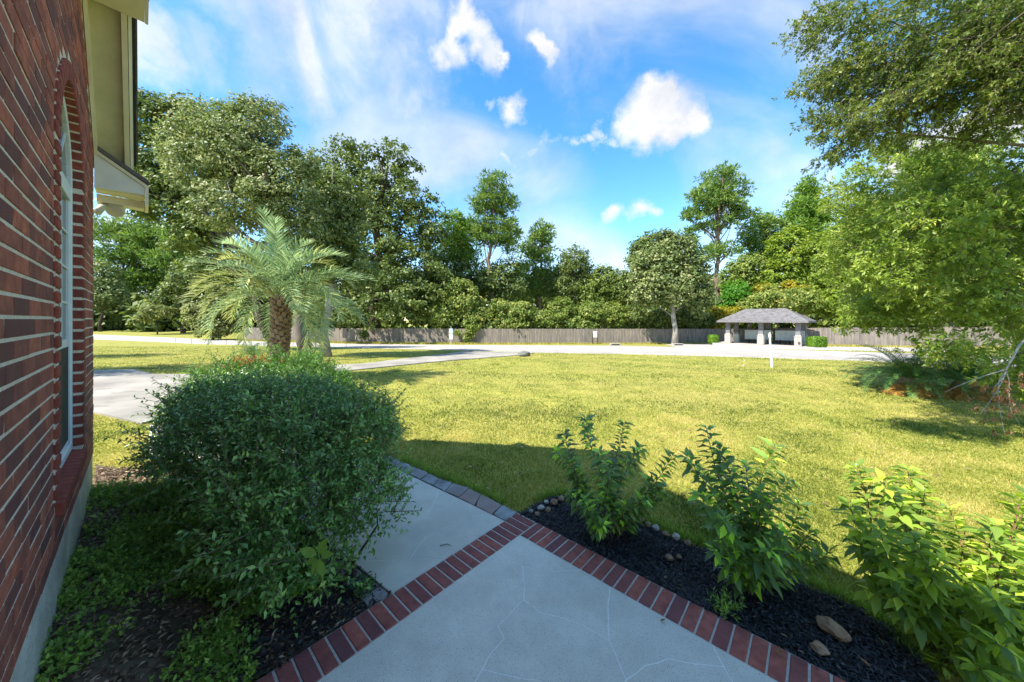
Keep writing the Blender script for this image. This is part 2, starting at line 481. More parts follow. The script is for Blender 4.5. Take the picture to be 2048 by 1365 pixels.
# foliage
M['f_oak'] = mat_leaf('f_oak', [(0, (0.057, 0.090, 0.028)), (0.45, (0.135, 0.182, 0.053)), (0.8, (0.260, 0.300, 0.104)), (1, (0.464, 0.419, 0.227))], 0.28)
M['f_live'] = mat_leaf('f_live', [(0, (0.047, 0.079, 0.020)), (0.5, (0.120, 0.167, 0.037)), (0.85, (0.228, 0.274, 0.064)), (1, (0.393, 0.413, 0.127))], 0.25)
M['f_pine'] = mat_leaf('f_pine', [(0, (0.048, 0.104, 0.024)), (0.5, (0.134, 0.227, 0.045)), (1, (0.302, 0.367, 0.083))], 0.3)
M['f_pine_y'] = mat_leaf('f_pine_y', [(0, (0.055, 0.117, 0.019)), (0.5, (0.138, 0.247, 0.036)), (1, (0.275, 0.385, 0.069))], 0.35)
M['f_bright'] = mat_leaf('f_bright', [(0, (0.086, 0.144, 0.018)), (0.5, (0.194, 0.273, 0.031)), (0.85, (0.316, 0.374, 0.050)), (1, (0.517, 0.475, 0.071))], 0.4)
M['f_vine'] = mat_leaf('f_vine', [(0, (0.075, 0.122, 0.021)), (0.5, (0.165, 0.230, 0.043)), (0.85, (0.315, 0.346, 0.083)), (1, (0.510, 0.432, 0.150))], 0.35)
M['f_gold'] = mat_leaf('f_gold', [(0, (0.10, 0.13, 0.015)), (0.5, (0.26, 0.25, 0.02)), (1, (0.55, 0.38, 0.02))], 0.4)
M['f_pale'] = mat_leaf('f_pale', [(0, (0.088, 0.110, 0.033)), (0.5, (0.187, 0.220, 0.061)), (1, (0.374, 0.374, 0.154))], 0.35)
M['f_clear'] = mat_leaf('f_clear', [(0, (0.04, 0.14, 0.01)), (0.5, (0.09, 0.24, 0.02)), (1, (0.16, 0.34, 0.04))], 0.45)
M['f_near'] = mat_leaf('f_near', [(0, (0.095, 0.167, 0.030)), (0.5, (0.233, 0.326, 0.056)), (0.85, (0.402, 0.483, 0.100)), (1, (0.677, 0.630, 0.151))], 0.38, rough=0.4)
M['f_near_dark'] = mat_leaf('f_near_dark', [(0, (0.056, 0.095, 0.023)), (0.5, (0.133, 0.191, 0.041)), (0.85, (0.247, 0.292, 0.068)), (1, (0.417, 0.382, 0.114))], 0.3, rough=0.4)
M['f_hedge'] = mat_leaf('f_hedge', [(0, (0.076, 0.162, 0.036)), (0.5, (0.170, 0.331, 0.073)), (0.85, (0.299, 0.487, 0.119)), (0.97, (0.525, 0.692, 0.180)), (1, (0.601, 0.817, 0.091))], 0.15, rough=0.32, spec=0.5)
M['f_hedge2'] = mat_leaf('f_hedge2', [(0, (0.047, 0.117, 0.018)), (0.5, (0.094, 0.218, 0.031)), (0.9, (0.156, 0.312, 0.047)), (1, (0.312, 0.437, 0.078))], 0.25, rough=0.4)
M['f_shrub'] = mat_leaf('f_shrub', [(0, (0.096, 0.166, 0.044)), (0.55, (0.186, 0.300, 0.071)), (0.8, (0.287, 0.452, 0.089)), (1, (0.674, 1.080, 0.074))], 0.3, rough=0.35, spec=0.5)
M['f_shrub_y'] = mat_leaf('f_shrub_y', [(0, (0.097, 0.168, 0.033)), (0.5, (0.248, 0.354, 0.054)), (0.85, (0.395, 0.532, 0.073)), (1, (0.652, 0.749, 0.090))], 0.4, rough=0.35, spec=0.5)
M['f_palm'] = mat_leaf('f_palm', [(0, (0.133, 0.204, 0.088)), (0.5, (0.242, 0.343, 0.165)), (0.85, (0.374, 0.470, 0.252)), (1, (0.507, 0.533, 0.203))], 0.35, rough=0.4)
M['f_palm_y'] = mat_leaf('f_palm_y', [(0, (0.14, 0.18, 0.05)), (0.5, (0.26, 0.30, 0.09)), (1, (0.42, 0.42, 0.16))], 0.4, rough=0.4)
M['f_sago'] = mat_leaf('f_sago', [(0, (0.034, 0.095, 0.029)), (0.6, (0.074, 0.179, 0.053)), (1, (0.189, 0.336, 0.074))], 0.15, rough=0.35, spec=0.5)
M['f_sago_dead'] = mat_leaf('f_sago_dead', [(0, (0.28, 0.12, 0.03)), (0.5, (0.50, 0.25, 0.05)), (1, (0.60, 0.40, 0.12))], 0.3)
M['f_box'] = mat_leaf('f_box', [(0, (0.06, 0.14, 0.01)), (0.5, (0.13, 0.26, 0.02)), (1, (0.22, 0.36, 0.03))], 0.35)
M['f_weed'] = mat_leaf('f_weed', [(0, (0.106, 0.181, 0.039)), (0.6, (0.239, 0.384, 0.068)), (1, (0.451, 0.605, 0.096))], 0.3)
M['f_litter'] = mat_leaf('f_litter', [(0, (0.075, 0.045, 0.030)), (0.6, (0.240, 0.150, 0.090)), (1, (0.510, 0.360, 0.225))], 0.1)
M['grass'] = mat_leaf('grass', [(0, (0.084, 0.125, 0.022)), (0.4, (0.207, 0.240, 0.036)), (0.75, (0.358, 0.345, 0.065)), (1, (0.582, 0.460, 0.180))], 0.35, rough=0.6, spec=0.15)

# glass for the house windows
mg, nt = new_mat('window_glass')
_o = nt.nodes.new('ShaderNodeOutputMaterial'); _b = nt.nodes.new('ShaderNodeBsdfPrincipled'); nt.links.new(_b.outputs[0], _o.inputs[0])
_b.inputs['Base Color'].default_value = (0.035, 0.03, 0.03, 1); _b.inputs['Roughness'].default_value = 0.06; _b.inputs['Specular IOR Level'].default_value = 0.6
M['glass'] = mg


# ------------------------------------------------------------------ foliage in numpy
def unit(a):
    return a / np.maximum(np.linalg.norm(a, axis=-1, keepdims=True), 1e-9)


def rnd_unit(n):
    return unit(rng.normal(size=(n, 3)))


def leaves(pos, d, nrm, ln, wd, fold=0.0, tint=None, droop=0.0):
    """pos (n,3) leaf base; d direction; nrm approx face normal -> verts, faces, tint.
    fold=0: one rhombic quad per leaf; fold>0: two quads folded along the midrib with a curved tip."""
    n = len(pos)
    d = unit(d); side = unit(np.cross(d, nrm)); up = np.cross(side, d)
    ln = np.broadcast_to(np.asarray(ln), (n,))[:, None]; wd = np.broadcast_to(np.asarray(wd), (n,))[:, None]
    if fold == 0:
        v = np.stack([pos, pos + d * ln * 0.5 + side * wd * 0.5, pos + d * ln, pos + d * ln * 0.5 - side * wd * 0.5], axis=1)
        f = np.arange(n)[:, None] * 4 + np.array([0, 1, 2, 3])
        return v.reshape(-1, 3), f, (tint if tint is not None else rng.random(n))
    m = pos + d * ln * 0.5 - up * ln * droop * 0.12
    tip = pos + d * ln - up * ln * droop * 0.45
    l1 = pos + d * ln * 0.42 + side * wd * 0.5 + up * wd * fold * 0.5
    r1 = pos + d * ln * 0.42 - side * wd * 0.5 + up * wd * fold * 0.5
    v = np.stack([pos, l1, tip, r1, m], axis=1)
    b = np.arange(n)[:, None] * 5
    f = np.concatenate([b + np.array([0, 4, 1]), b + np.array([4, 2, 1]), b + np.array([0, 3, 4]), b + np.array([4, 3, 2])])
    t = tint if tint is not None else rng.random(n)
    return v.reshape(-1, 3), f, np.tile(t, 4)


def in_blobs(blobs, n, shell=0.55):
    """points spread through a set of ellipsoids, more of them near the skin"""
    vol = np.array([max(b[3] * b[5], 1e-6) for b in blobs]); vol = vol / vol.sum()
    k = rng.choice(len(blobs), n, p=vol)
    B = np.array(blobs)[k]
    u = rnd_unit(n)
    r = shell + (1 - shell) * rng.random(n) ** 0.7
    r = np.where(rng.random(n) < 0.22, rng.random(n) ** 0.5 * shell, r)
    pts = B[:, :3] + u * B[:, 3:6] * r[:, None]
    return pts, u, r


def crown_mesh(name, mat, blobs, nclump, per, crad, leaf, wide=0.55, flat=0.6, shell=0.6, needle=False, up=0.5, zmin=None, tshift=0.0):
    cp, cu, cr = in_blobs(blobs, nclump, shell)
    if zmin is not None:
        cp[:, 2] = np.maximum(cp[:, 2], zmin + rng.random(nclump) * crad)
    n = nclump * per
    c = np.repeat(cp, per, axis=0); cu_ = np.repeat(cu, per, axis=0)
    off = rnd_unit(n) * (rng.random(n) ** 0.45)[:, None]
    sc = np.repeat(0.6 + 0.8 * rng.random(nclump), per)[:, None]
    off[:, 2] *= flat
    pos = c + off * crad * sc
    tb = np.repeat(rng.random(nclump), per)
    if needle:
        d = unit(off * 1.0 + rnd_unit(n) * 0.7 + np.array([0, 0, 0.35]))
        nrm = rnd_unit(n)
    else:
        nrm = unit(cu_ * 0.6 + off * 0.5 + np.array([0, 0, up]) + rnd_unit(n) * 0.75)
        d = np.cross(nrm, rnd_unit(n))
    ln = leaf * (0.7 + 0.6 * rng.random(n))
    tint = np.clip(tb * 0.45 + rng.random(n) * 0.5 + off[:, 2] * 0.12 + tshift, 0, 1)
    v, f, t = leaves(pos, d, nrm, ln, ln * wide, 0.0, tint)
    return mesh_np(name, v, f, mat, t), cp


def px_blobs(lst, Y, depth=0.8):
    """(px, py, rpx, rpy[, dY[, depth]]) -> world ellipsoids at depth Y"""
    out = []
    for b in lst:
        y = Y + (b[4] if len(b) > 4 else 0.0)
        p = P(b[0], b[1], y)
        rx = b[2] / F * y; rz = b[3] / F * y
        out.append((p.x, p.y, p.z, rx, rx * depth if len(b) < 6 else b[5], rz))
    return out


def bent(a, b, sag=0.1, n=5):
    a, b = Vector(a), Vector(b); L = (b - a).length
    off = Vector((random.uniform(-1, 1), random.uniform(-1, 1), random.uniform(-0.3, 1))) * L * sag
    off2 = Vector((random.uniform(-1, 1), random.uniform(-1, 1), random.uniform(-1, 1))) * L * sag * 0.5
    return [a.lerp(b, t) + off * math.sin(math.pi * t) + off2 * math.sin(2 * math.pi * t) for t in [k / (n - 1) for k in range(n)]]


def tree(name, label, cat, group, base_px, Y, blobs_px, nleaf, bark='bark', leafm='f_oak', trunk_r=0.25, fork=None, leaf_px=5.2,
         clump_px=13, per=26, limbs=14, needle=False, wide=0.55, flat=0.6, depth=0.8, limb_r=0.35, lean=0.0, shell=0.6, base=None, tshift=0.0, up=0.5):
    if base is None:
        gx = (base_px - CX) / F * Y; base = Vector((gx, Y, fz(Y) - 0.03))
    blobs = px_blobs(blobs_px, Y, depth)
    e = empty(name, base, label, cat, group)
    top = max(blobs, key=lambda b: b[2] + b[5])
    cx = np.mean([b[0] for b in blobs]); cy = np.mean([b[1] for b in blobs])
    ztop = top[2] + top[5] * 0.6
    zlow = min(b[2] - b[5] * 0.5 for b in blobs)
    pts = []
    tgt = Vector((cx, cy, ztop)) if not needle else Vector((top[0], top[1], ztop))
    n = 9
    for k in range(n):
        t = k / (n - 1)
        p = base.lerp(tgt, t)
        w = (ztop - base.z) * 0.015
        if 0 < k: p += Vector((math.sin(k * 2.1 + base.x) * w + lean * math.sin(math.pi * t), math.cos(k * 1.7 + base.x) * w, 0))
        pts.append(p)
    rad = [trunk_r * (1.35 if k == 0 else 1.0) * (1 - 0.85 * (k / (n - 1)) ** 1.1) for k in range(n)]
    mb = MB(); mb.tube(pts, rad, 8)
    mb.build('trunk', M[bark], e, smooth=True)
    nleaf = int(nleaf * (1.15 if needle else 1.7)); leaf_px = leaf_px * (1.35 if needle else 1.05); clump_px = clump_px * (.8 if needle else .92); wide = .26 if needle else wide
    nclump = max(6, nleaf // per)
    me, cp = crown_mesh('crown', M[leafm], blobs, nclump, per, clump_px / F * Y, leaf_px / F * Y, wide, flat, shell, needle, up, tshift=tshift)
    if limbs:
        lb = MB()
        ids = rng.choice(len(cp), min(limbs, len(cp)), replace=False)
        for i in ids:
            c = Vector(cp[i])
            zt = base.z + (c.z - base.z) * random.uniform(0.55, 0.85)
            t = min(0.95, max(0.25, (zt - base.z) / (ztop - base.z)))
            k = t * (n - 1); k0 = int(k); s = pts[k0].lerp(pts[min(n - 1, k0 + 1)], k - k0)
            r0 = trunk_r * limb_r * random.uniform(0.6, 1.2)
            q = bent(s, c, 0.10 if not needle else 0.04, 5)
            lb.tube(q, [r0, r0 * .8, r0 * .6, r0 * .4, r0 * .15], 5, cap=False)
            if not needle:
                for _ in range(2):
                    j = cp[rng.integers(len(cp))]; jv = Vector(j)
                    if (jv - q[2]).length < (c - s).length * 0.9:
                        lb.tube(bent(q[2], jv, 0.1, 4), [r0 * .45, r0 * .35, r0 * .2, r0 * .08], 4, cap=False)
        props(lb.build('limb', M[bark], e, smooth=True), kind='stuff')
    add_obj('crown', me, e)
    return e


def sprigs(pts, dirs, ln, nleaf, leaf, wide, fold=0.5, tint0=None, spread=0.9, whorl=False, droop=0.4):
    """twigs with leaves set along them; returns leaf arrays and twig tubes (as thin 3-sided arrays)"""
    n = len(pts)
    dirs = unit(dirs)
    k = nleaf
    t = (np.arange(k) + 0.5) / k
    if whorl: t = 0.35 + 0.65 * t ** 0.6
    base = pts[:, None, :] + dirs[:, None, :] * (ln[:, None] * t[None, :])[:, :, None]
    base = base.reshape(-1, 3)
    N = n * k
    dd = np.repeat(dirs, k, axis=0)
    r = rnd_unit(N); r = unit(r - dd * (r * dd).sum(1, keepdims=True))
    ld = unit(dd * 0.75 + r * spread)
    nr = unit(np.array([0, 0, 0.9]) + rnd_unit(N) * 0.6 + dd * 0.1)
    L = leaf * (0.65 + 0.6 * rng.random(N))
    tb = np.repeat(rng.random(n) if tint0 is None else tint0, k)
    tint = np.clip(tb * 0.5 + rng.random(N) * 0.5, 0, 1)
    lv = leaves(base, ld, nr, L, L * wide, fold, tint, droop)
    # twigs
    a = unit(np.cross(dirs, rnd_unit(n))); b = np.cross(dirs, a)
    w = 0.0016 + ln * 0.006
    vs = []
    for s in (0, 1):
        c = pts + dirs * (ln * s)[:, None]
        for j in range(3):
            an = 2 * math.pi * j / 3
            vs.append(c + (a * math.cos(an) + b * math.sin(an)) * (w * (1 - 0.6 * s))[:, None])
    tv = np.stack(vs, axis=1).reshape(-1, 3)
    bi = np.arange(n)[:, None] * 6
    tf = np.concatenate([bi + np.array([j, (j + 1) % 3, 3 + (j + 1) % 3, 3 + j]) for j in range(3)])
    return lv, (tv, tf)


def pt_in_poly(x, y, poly):
    inside = np.zeros(len(x), bool)
    n = len(poly); j = n - 1
    for i in range(n):
        xi, yi = poly[i][0], poly[i][1]; xj, yj = poly[j][0], poly[j][1]
        c = ((yi > y) != (yj > y)) & (x < (xj - xi) * (y - yi) / ((yj - yi) if yj != yi else 1e-9) + xi)
        inside ^= c
        j = i
    return inside
# ==================================================================== GROUND, ROADS
def draped(name, poly, mat, lift, thick=0.0, cuts=True):
    """flat polygon laid over the terrain, sliced where the slope changes"""
    bm = bmesh.new()
    vs = [bm.verts.new((p[0], p[1], 0)) for p in poly]
    bm.faces.new(vs)
    bmesh.ops.triangulate(bm, faces=bm.faces[:])
    for yb, _ in TERR[1:-1]:
        bmesh.ops.bisect_plane(bm, geom=bm.verts[:] + bm.edges[:] + bm.faces[:], plane_co=(0, yb, 0), plane_no=(0, 1, 0))
    if thick > 0:
        r = bmesh.ops.extrude_face_region(bm, geom=bm.faces[:])
        low = [v for v in bm.verts if v not in set(q for q in r['geom'] if isinstance(q, bmesh.types.BMVert))]
        top = set(q for q in r['geom'] if isinstance(q, bmesh.types.BMVert))
        for v in bm.verts:
            v.co.z = fz(v.co.y) + lift - (0 if v in top else thick)
    else:
        for v in bm.verts:
            v.co.z = fz(v.co.y) + lift
    bmesh.ops.recalc_face_normals(bm, faces=bm.faces[:])
    me = bpy.data.meshes.new(name); bm.to_mesh(me); bm.free()
    a = me.attributes.new('tint', 'FLOAT', 'FACE'); a.data.foreach_set('value', np.full(len(me.polygons), 0.0, dtype=np.float32))
    me.materials.append(mat)
    o = add_obj(name, me)
    return props(o, kind='structure')


gm = MB()
xs = [-400, 400]
for (a, za), (b, zb) in zip(TERR, TERR[1:]):
    gm.poly([(-400, a, za - 0.035), (400, a, za - 0.035), (400, b, zb - 0.035), (-400, b, zb - 0.035)])
ground = gm.build('lawn_ground', M['grass_ground'])
props(ground, kind='structure')

road_far = [G(*p) for p in ((60, 664), (190, 669.4), (328, 675), (460, 680.8), (560, 684.5), (700, 688), (900, 690.3), (1080, 691), (1240, 692), (1480, 697), (1730, 704.5), (2048, 712), (2300, 718))]
road_near = [G(*p) for p in ((2300, 745), (2048, 733), (1720, 721), (1500, 714), (1240, 707.6), (1065, 705), (1000, 703), (932, 700.5), (800, 697.5), (700, 696), (560, 692.5), (460, 689.5), (328, 684.5), (190, 679), (60, 674))]
road = draped('road', road_far + road_near, M['concrete_road'], 0.0, 0.12)
jm = MB()
for (fa, fb_), (na, nb2) in zip(zip(road_far[2:-1], road_far[3:]), zip(road_near[::-1][2:-1], road_near[::-1][3:])):
    for t_ in (0.2, 0.45, 0.7, 0.95):
        a_, b_ = fa.lerp(fb_, t_), na.lerp(nb2, t_); d_ = (b_ - a_).normalized(); n_ = Vector((-d_.y, d_.x, 0)) * .02
        a_ = Vector((a_.x, a_.y, 0)); b_ = Vector((b_.x, b_.y, 0))
        pts_ = [a_.lerp(b_, q / 6) for q in range(7)]
        for p_, q_ in zip(pts_, pts_[1:]):
            jm.poly([(p_ - n_) + Vector((0, 0, fz(p_.y) + .005)), (p_ + n_) + Vector((0, 0, fz(p_.y) + .005)), (q_ + n_) + Vector((0, 0, fz(q_.y) + .005)), (q_ - n_) + Vector((0, 0, fz(q_.y) + .005))])
JOINTS = jm
o = None
drive_poly = [G(*p) for p in ((932, 702.5), (1068, 706.5), (1030, 711), (960, 716.5), (898, 721), (800, 730.5), (700, 740.7), (607, 750), (520, 765), (430, 795), (350, 830), (283, 846), (188, 823.7), (60, 800),
                               (60, 748), (190, 740.6), (267, 738.8), (309, 748.5), (420, 749), (520, 741), (573, 736.7), (640, 732), (720, 728), (805, 718), (870, 711))]
drive = draped('driveway', drive_poly, M['drive'], 0.004, 0.1)

# apron in front of the mailbox pavilion
apron_poly = [G(*p) for p in ((1330, 688.5), (1400, 685.5), (1640, 689.2), (1760, 693.8), (1900, 699), (1890, 704), (1745, 701.5), (1600, 699), (1480, 696.3), (1380, 694.8), (1350, 693.5))]
JOINTS.build('joint', M['dark'], road)
apron = draped('pavement', apron_poly, M['concrete_road'], 0.006, 0.1)

# ==================================================================== PORCH SLAB, PATH, BRICK BORDERS
ZP = -1.70


def gp(px, py, z=ZP):
    y = -z * F / (py - CY)
    return Vector(((px - CX) / F * y, y, z))


# border corner (outer) and directions: border 1 runs along -V from the corner, border 2 along -U
C_out = gp(1034.6, 1026.5)
BW = 0.215
uc, vc = C_out.dot(AX), C_out.dot(AV)        # outer corner in house coordinates
ui, vi = uc - BW, vc - BW                    # inner corner


def cells(outline, lines, gap=0.005):
    """split an outline (list of 2D) by poly-lines into closed pieces; returns shrunk polygons"""
    verts, edges = [], []
    for pl, closed in [(outline, True)] + [(l, False) for l in lines]:
        b = len(verts)
        verts += [Vector((p[0], p[1])) for p in pl]
        for k in range(len(pl) - 1):
            edges.append((b + k, b + k + 1))
        if closed: edges.append((b + len(pl) - 1, b))
    vo, eo, fo, ov, oe, of = delaunay_2d_cdt(verts, edges, [], 0, 1e-4)
    con = set()
    for (a, b), src in zip(eo, oe):
        if src: con.add((min(a, b), max(a, b)))
    e2f = {}
    for i, f in enumerate(fo):
        for k in range(len(f)):
            e = (min(f[k], f[(k + 1) % len(f)]), max(f[k], f[(k + 1) % len(f)]))
            e2f.setdefault(e, []).append(i)
    ox = np.array([p[0] for p in outline]); oy = np.array([p[1] for p in outline])
    comp = [-1] * len(fo); groups = []
    for i in range(len(fo)):
        if comp[i] >= 0: continue
        comp[i] = len(groups); st = [i]; g = []
        while st:
            j = st.pop(); g.append(j); f = fo[j]
            for k in range(len(f)):
                e = (min(f[k], f[(k + 1) % len(f)]), max(f[k], f[(k + 1) % len(f)]))
                if e in con: continue
                for q in e2f[e]:
                    if comp[q] < 0: comp[q] = comp[i]; st.append(q)
        groups.append(g)
    res = []
    for g in groups:
        cx = np.array([np.mean([vo[v].x for v in fo[j]]) for j in g]); cy = np.array([np.mean([vo[v].y for v in fo[j]]) for j in g])
        if not pt_in_poly(cx, cy, outline).all(): continue
        cnt = {}
        for j in g:
            f = fo[j]
            for k in range(len(f)):
                a, b = f[k], f[(k + 1) % len(f)]
                if (b, a) in cnt: del cnt[(b, a)]
                else: cnt[(a, b)] = 1
        nxt = {}
        for a, b in cnt: nxt.setdefault(a, []).append(b)
        start = next(iter(nxt)); loop = [start]; cur = start; ok = True
        for _ in range(500):
            if not nxt.get(cur): ok = False; break
            cur = nxt[cur].pop()
            if cur == start: break
            loop.append(cur)
        if not ok or len(loop) < 3: continue
        pts = [Vector((vo[v].x, vo[v].y)) for v in loop]
        # drop collinear / tiny
        area = sum(pts[k - 1].x * pts[k].y - pts[k].x * pts[k - 1].y for k in range(len(pts))) / 2
        if abs(area) < 0.004: continue
        if area < 0: pts.reverse()
        sh = []
        m = len(pts)
        for k in range(m):
            a, b, c = pts[k - 1], pts[k], pts[(k + 1) % m]
            e1 = (b - a).normalized(); e2 = (c - b).normalized()
            n1 = Vector((-e1.y, e1.x)); n2 = Vector((-e2.y, e2.x)); nn = n1 + n2
            if nn.length < 0.3: nn = n1
            nn.normalize(); s = gap / max(0.5, nn.dot(n1))
            sh.append(b + nn * s)
        res.append(sh)
    return res


def flags(parent, outline, lines, mat, ztop, gap):
    for k, poly in enumerate(cells(outline, lines, gap)):
        mb = MB(); mb.prism([(p.x, p.y, ztop - 0.02) for p in poly], (0, 0, 0.02), random.random())
        mb.build('flagstone', mat, parent)


def roughen(line, amp=0.006):
    out = []
    for a, b in zip(line, line[1:]):
        a, b = Vector(a[:2]), Vector(b[:2])
        n = max(1, int((b - a).length / 0.06))
        for k in range(n):
            p = a.lerp(b, k / n)
            if k: p += Vector((random.uniform(-amp, amp), random.uniform(-amp, amp)))
            out.append((p.x, p.y))
    out.append(tuple(line[-1][:2]))
    return out


def gl(*pp):
    return [gp(*p)[:2] for p in pp]


# porch slab: everything inside the two borders, running on under and behind the camera
o1 = AX * ui + AV * vi
porch_out = [tuple(o1[:2])] + [tuple((AX * a + AV * b)[:2]) for a, b in ((ui, -0.05), (-2.6, -0.05), (-2.6, vi))]
J1 = (995.7, 1252); J2 = (1047.5, 1200); J3 = (1045.7, 1132); J4 = (1219, 1282); J5 = (965, 1338); J6 = (1253, 1360); J7 = (1447.5, 1334)


def far_u(a, b): return tuple((AX * a + AV * b)[:2])


porch_lines = [
    gl((884, 1186), (925, 1206), (966, 1233.7), J1),
    gl(J1, (1008.7, 1278), (981, 1307.7), J5),
    gl(J1, J2), gl(J2, (1049.4, 1170.8), J3), gl(J3, (1018, 1120.8), (975, 1113)), gl(J3, (1077, 1141), (1112, 1142.9), (1180, 1139)),
    gl(J2, (1079, 1224.5), (1124.5, 1235.6), (1166, 1251), (1195, 1268), J4),
    gl((1217.7, 1160), (1216.9, 1239), J4), gl(J4, (1230, 1305), (1244.6, 1342), J6),
    gl(J6, (1290, 1332), (1335.7, 1317.6), (1364.7, 1323.8), J7),
    gl(J7, (1422.7, 1284), (1408, 1255)),
    gl((852, 1210), (838, 1245), (815, 1310), (788, 1365), (760, 1450)),
    gl(J5, (1018, 1352), (1077, 1361), (1150, 1400)),
    gl(J5, (925, 1420), (760, 1450)), gl((760, 1450), (560, 1480), (400, 1500)),
    gl(J6, (1230, 1420), (1150, 1400)), gl(J7, (1500, 1420), (1480, 1560)),
    gl((1150, 1400), (1130, 1600)), gl((1130, 1600), (1480, 1560)), gl((1480, 1560), (1800, 1600), (2100, 1500)), gl((760, 1450), (900, 1700), (1130, 1600)),
]
porch_lines = [roughen(l) for l in porch_lines]
slab_mb = MB()
slab_mb.prism([(*p, ZP - 0.12) for p in porch_out[::-1]] if False else [(*p, ZP - 0.12) for p in porch_out], (0, 0, 0.1200), 0.0)
slab = slab_mb.build('porch_slab', M['grout'])
props(slab, kind='structure')
flags(slab, porch_out, porch_lines, M['slab'], ZP + 0.0012, 0.0038)

# path
pr = [(1007, 1041), (940, 1008), (870, 975), (781, 932), (700, 905), (600, 880), (470, 857), (380, 845)]
plf = [(785, 1187), (700, 1119), (600, 1045), (500, 985), (380, 930), (300, 905)]
path_out = gl(*pr) + [G(300, 850)[:2]] + gl(*plf[::-1])
# let it butt against border 1 (outer edge) on the near side
e_r = (AX * (uc + 0.004) + AV * (gp(1007, 1041).dot(AV)))[:2]
e_l = (AX * (uc + 0.004) + AV * (gp(785, 1187).dot(AV)))[:2]
path_out[0] = tuple(e_r); path_out[-1] = tuple(e_l)
Q1 = (892, 1054); Q2 = (853, 1074.6); Q3 = (821.9, 1115); Q4 = (818, 1054)
path_lines = [
    gl((1000, 1028), (929, 1043), Q1), gl(Q1, (870, 1065), Q2), gl(Q2, (834.8, 1095), Q3), gl(Q1, (921.8, 1065), (965, 1077)),
    gl(Q2, Q4), gl(Q4, (781, 1035.7), (740, 1022), (690, 1010), (560, 1000)), gl(Q4, (847.8, 1037.6), (866, 1011.7), (880, 975)),
    gl((690, 1116), (777, 1122), Q3), gl(Q3, (884.8, 1119), (900, 1119)), gl((690, 1010), (740, 960), (790, 930)), gl((600, 990), (620, 930), (600, 870)),
]
path_lines = [roughen(l) for l in path_lines]
pm = MB()
pb = bmesh.new(); pb.faces.new([pb.verts.new((p[0], p[1], ZP - 0.10)) for p in path_out])
bmesh.ops.triangulate(pb, faces=pb.faces[:])
ex = bmesh.ops.extrude_face_region(pb, geom=pb.faces[:])
bmesh.ops.translate(pb, vec=(0, 0, 0.0985), verts=[g for g in ex['geom'] if isinstance(g, bmesh.types.BMVert)])
bmesh.ops.recalc_face_normals(pb, faces=pb.faces[:])
pme = bpy.data.meshes.new('path'); pb.to_mesh(pme); pb.free(); pme.materials.append(M['grout'])
path = add_obj('path', pme); props(path, kind='structure')
flags(path, path_out, path_lines, M['path'], ZP, 0.0032)

# brick borders: mortar bed with each brick a piece of its own
bed = MB()
bed.box(AX * ui + AV * (-0.05) + Vector((0, 0, ZP - 0.12)), AX * BW, AV * (vc + 0.05), (0, 0, 0.1225))
bed.box(AX * (-2.6) + AV * vi + Vector((0, 0, ZP - 0.12)), AX * (ui + 2.6), AV * BW, (0, 0, 0.1225))
border = bed.build('brick_border', M['joint_mortar']); props(border, kind='structure')


def brick_variants(lx, ly, lz, mat, n=10, bev=0.004):
    out = []
    for k in range(n):
        mb = MB(); j = lambda: random.uniform(-0.0012, 0.0012)
        mb.hexa([(-lx / 2 + j(), -ly / 2 + j(), 0), (lx / 2 + j(), -ly / 2 + j(), 0), (lx / 2 + j(), ly / 2 + j(), 0), (-lx / 2 + j(), ly / 2 + j(), 0),
                 (-lx / 2 + j(), -ly / 2 + j(), lz), (lx / 2 + j(), -ly / 2 + j(), lz), (lx / 2 + j(), ly / 2 + j(), lz), (-lx / 2 + j(), ly / 2 + j(), lz)],
                (k / (n - 1)) ** 1.3)
        out.append(mb.mesh('brick', mat, bevel=bev))
    return out


PITCH = 0.0775
pv = brick_variants(PITCH - 0.010, BW - 0.006, 0.06, M['paver'])
k = 0
v = vc - 0.01 - PITCH / 2
while v > 0.0:          # border 1: bricks lie along U, repeat along V
    p = AX * (uc - BW / 2) + AV * v + Vector((0, 0, ZP - 0.053 + random.uniform(-.0012, .0012)))
    add_obj('brick', random.choice(pv), border, p, (0, 0, math.atan2(AV.y, AV.x) + random.uniform(-.008, .008)))
    v -= PITCH
u = ui - 0.004 - PITCH / 2
while u > -1.2:         # border 2: bricks lie along V, repeat along U
    p = AX * u + AV * (vc - BW / 2) + Vector((0, 0, ZP - 0.053 + random.uniform(-.0012, .0012)))
    add_obj('brick', random.choice(pv), border, p, (0, 0, math.atan2(AX.y, AX.x) + random.uniform(-.008, .008)))
    u -= PITCH


# flat edging stones along the far side of the path
def slab_stone(poly, z0, h, name, mat, parent, tint, jag=0.006):
    mb = MB(); pts = []
    n = len(poly)
    for i in range(n):
        a, b = Vector(poly[i][:2]), Vector(poly[(i + 1) % n][:2])
        for t in (0, 0.33, 0.66):
            q = a.lerp(b, t) + Vector((random.uniform(-jag, jag), random.uniform(-jag, jag)))
            pts.append((q.x, q.y, z0))
    mb.prism(pts, (0, 0, h), tint)
    return mb.build(name, mat, parent, bevel=0.003)


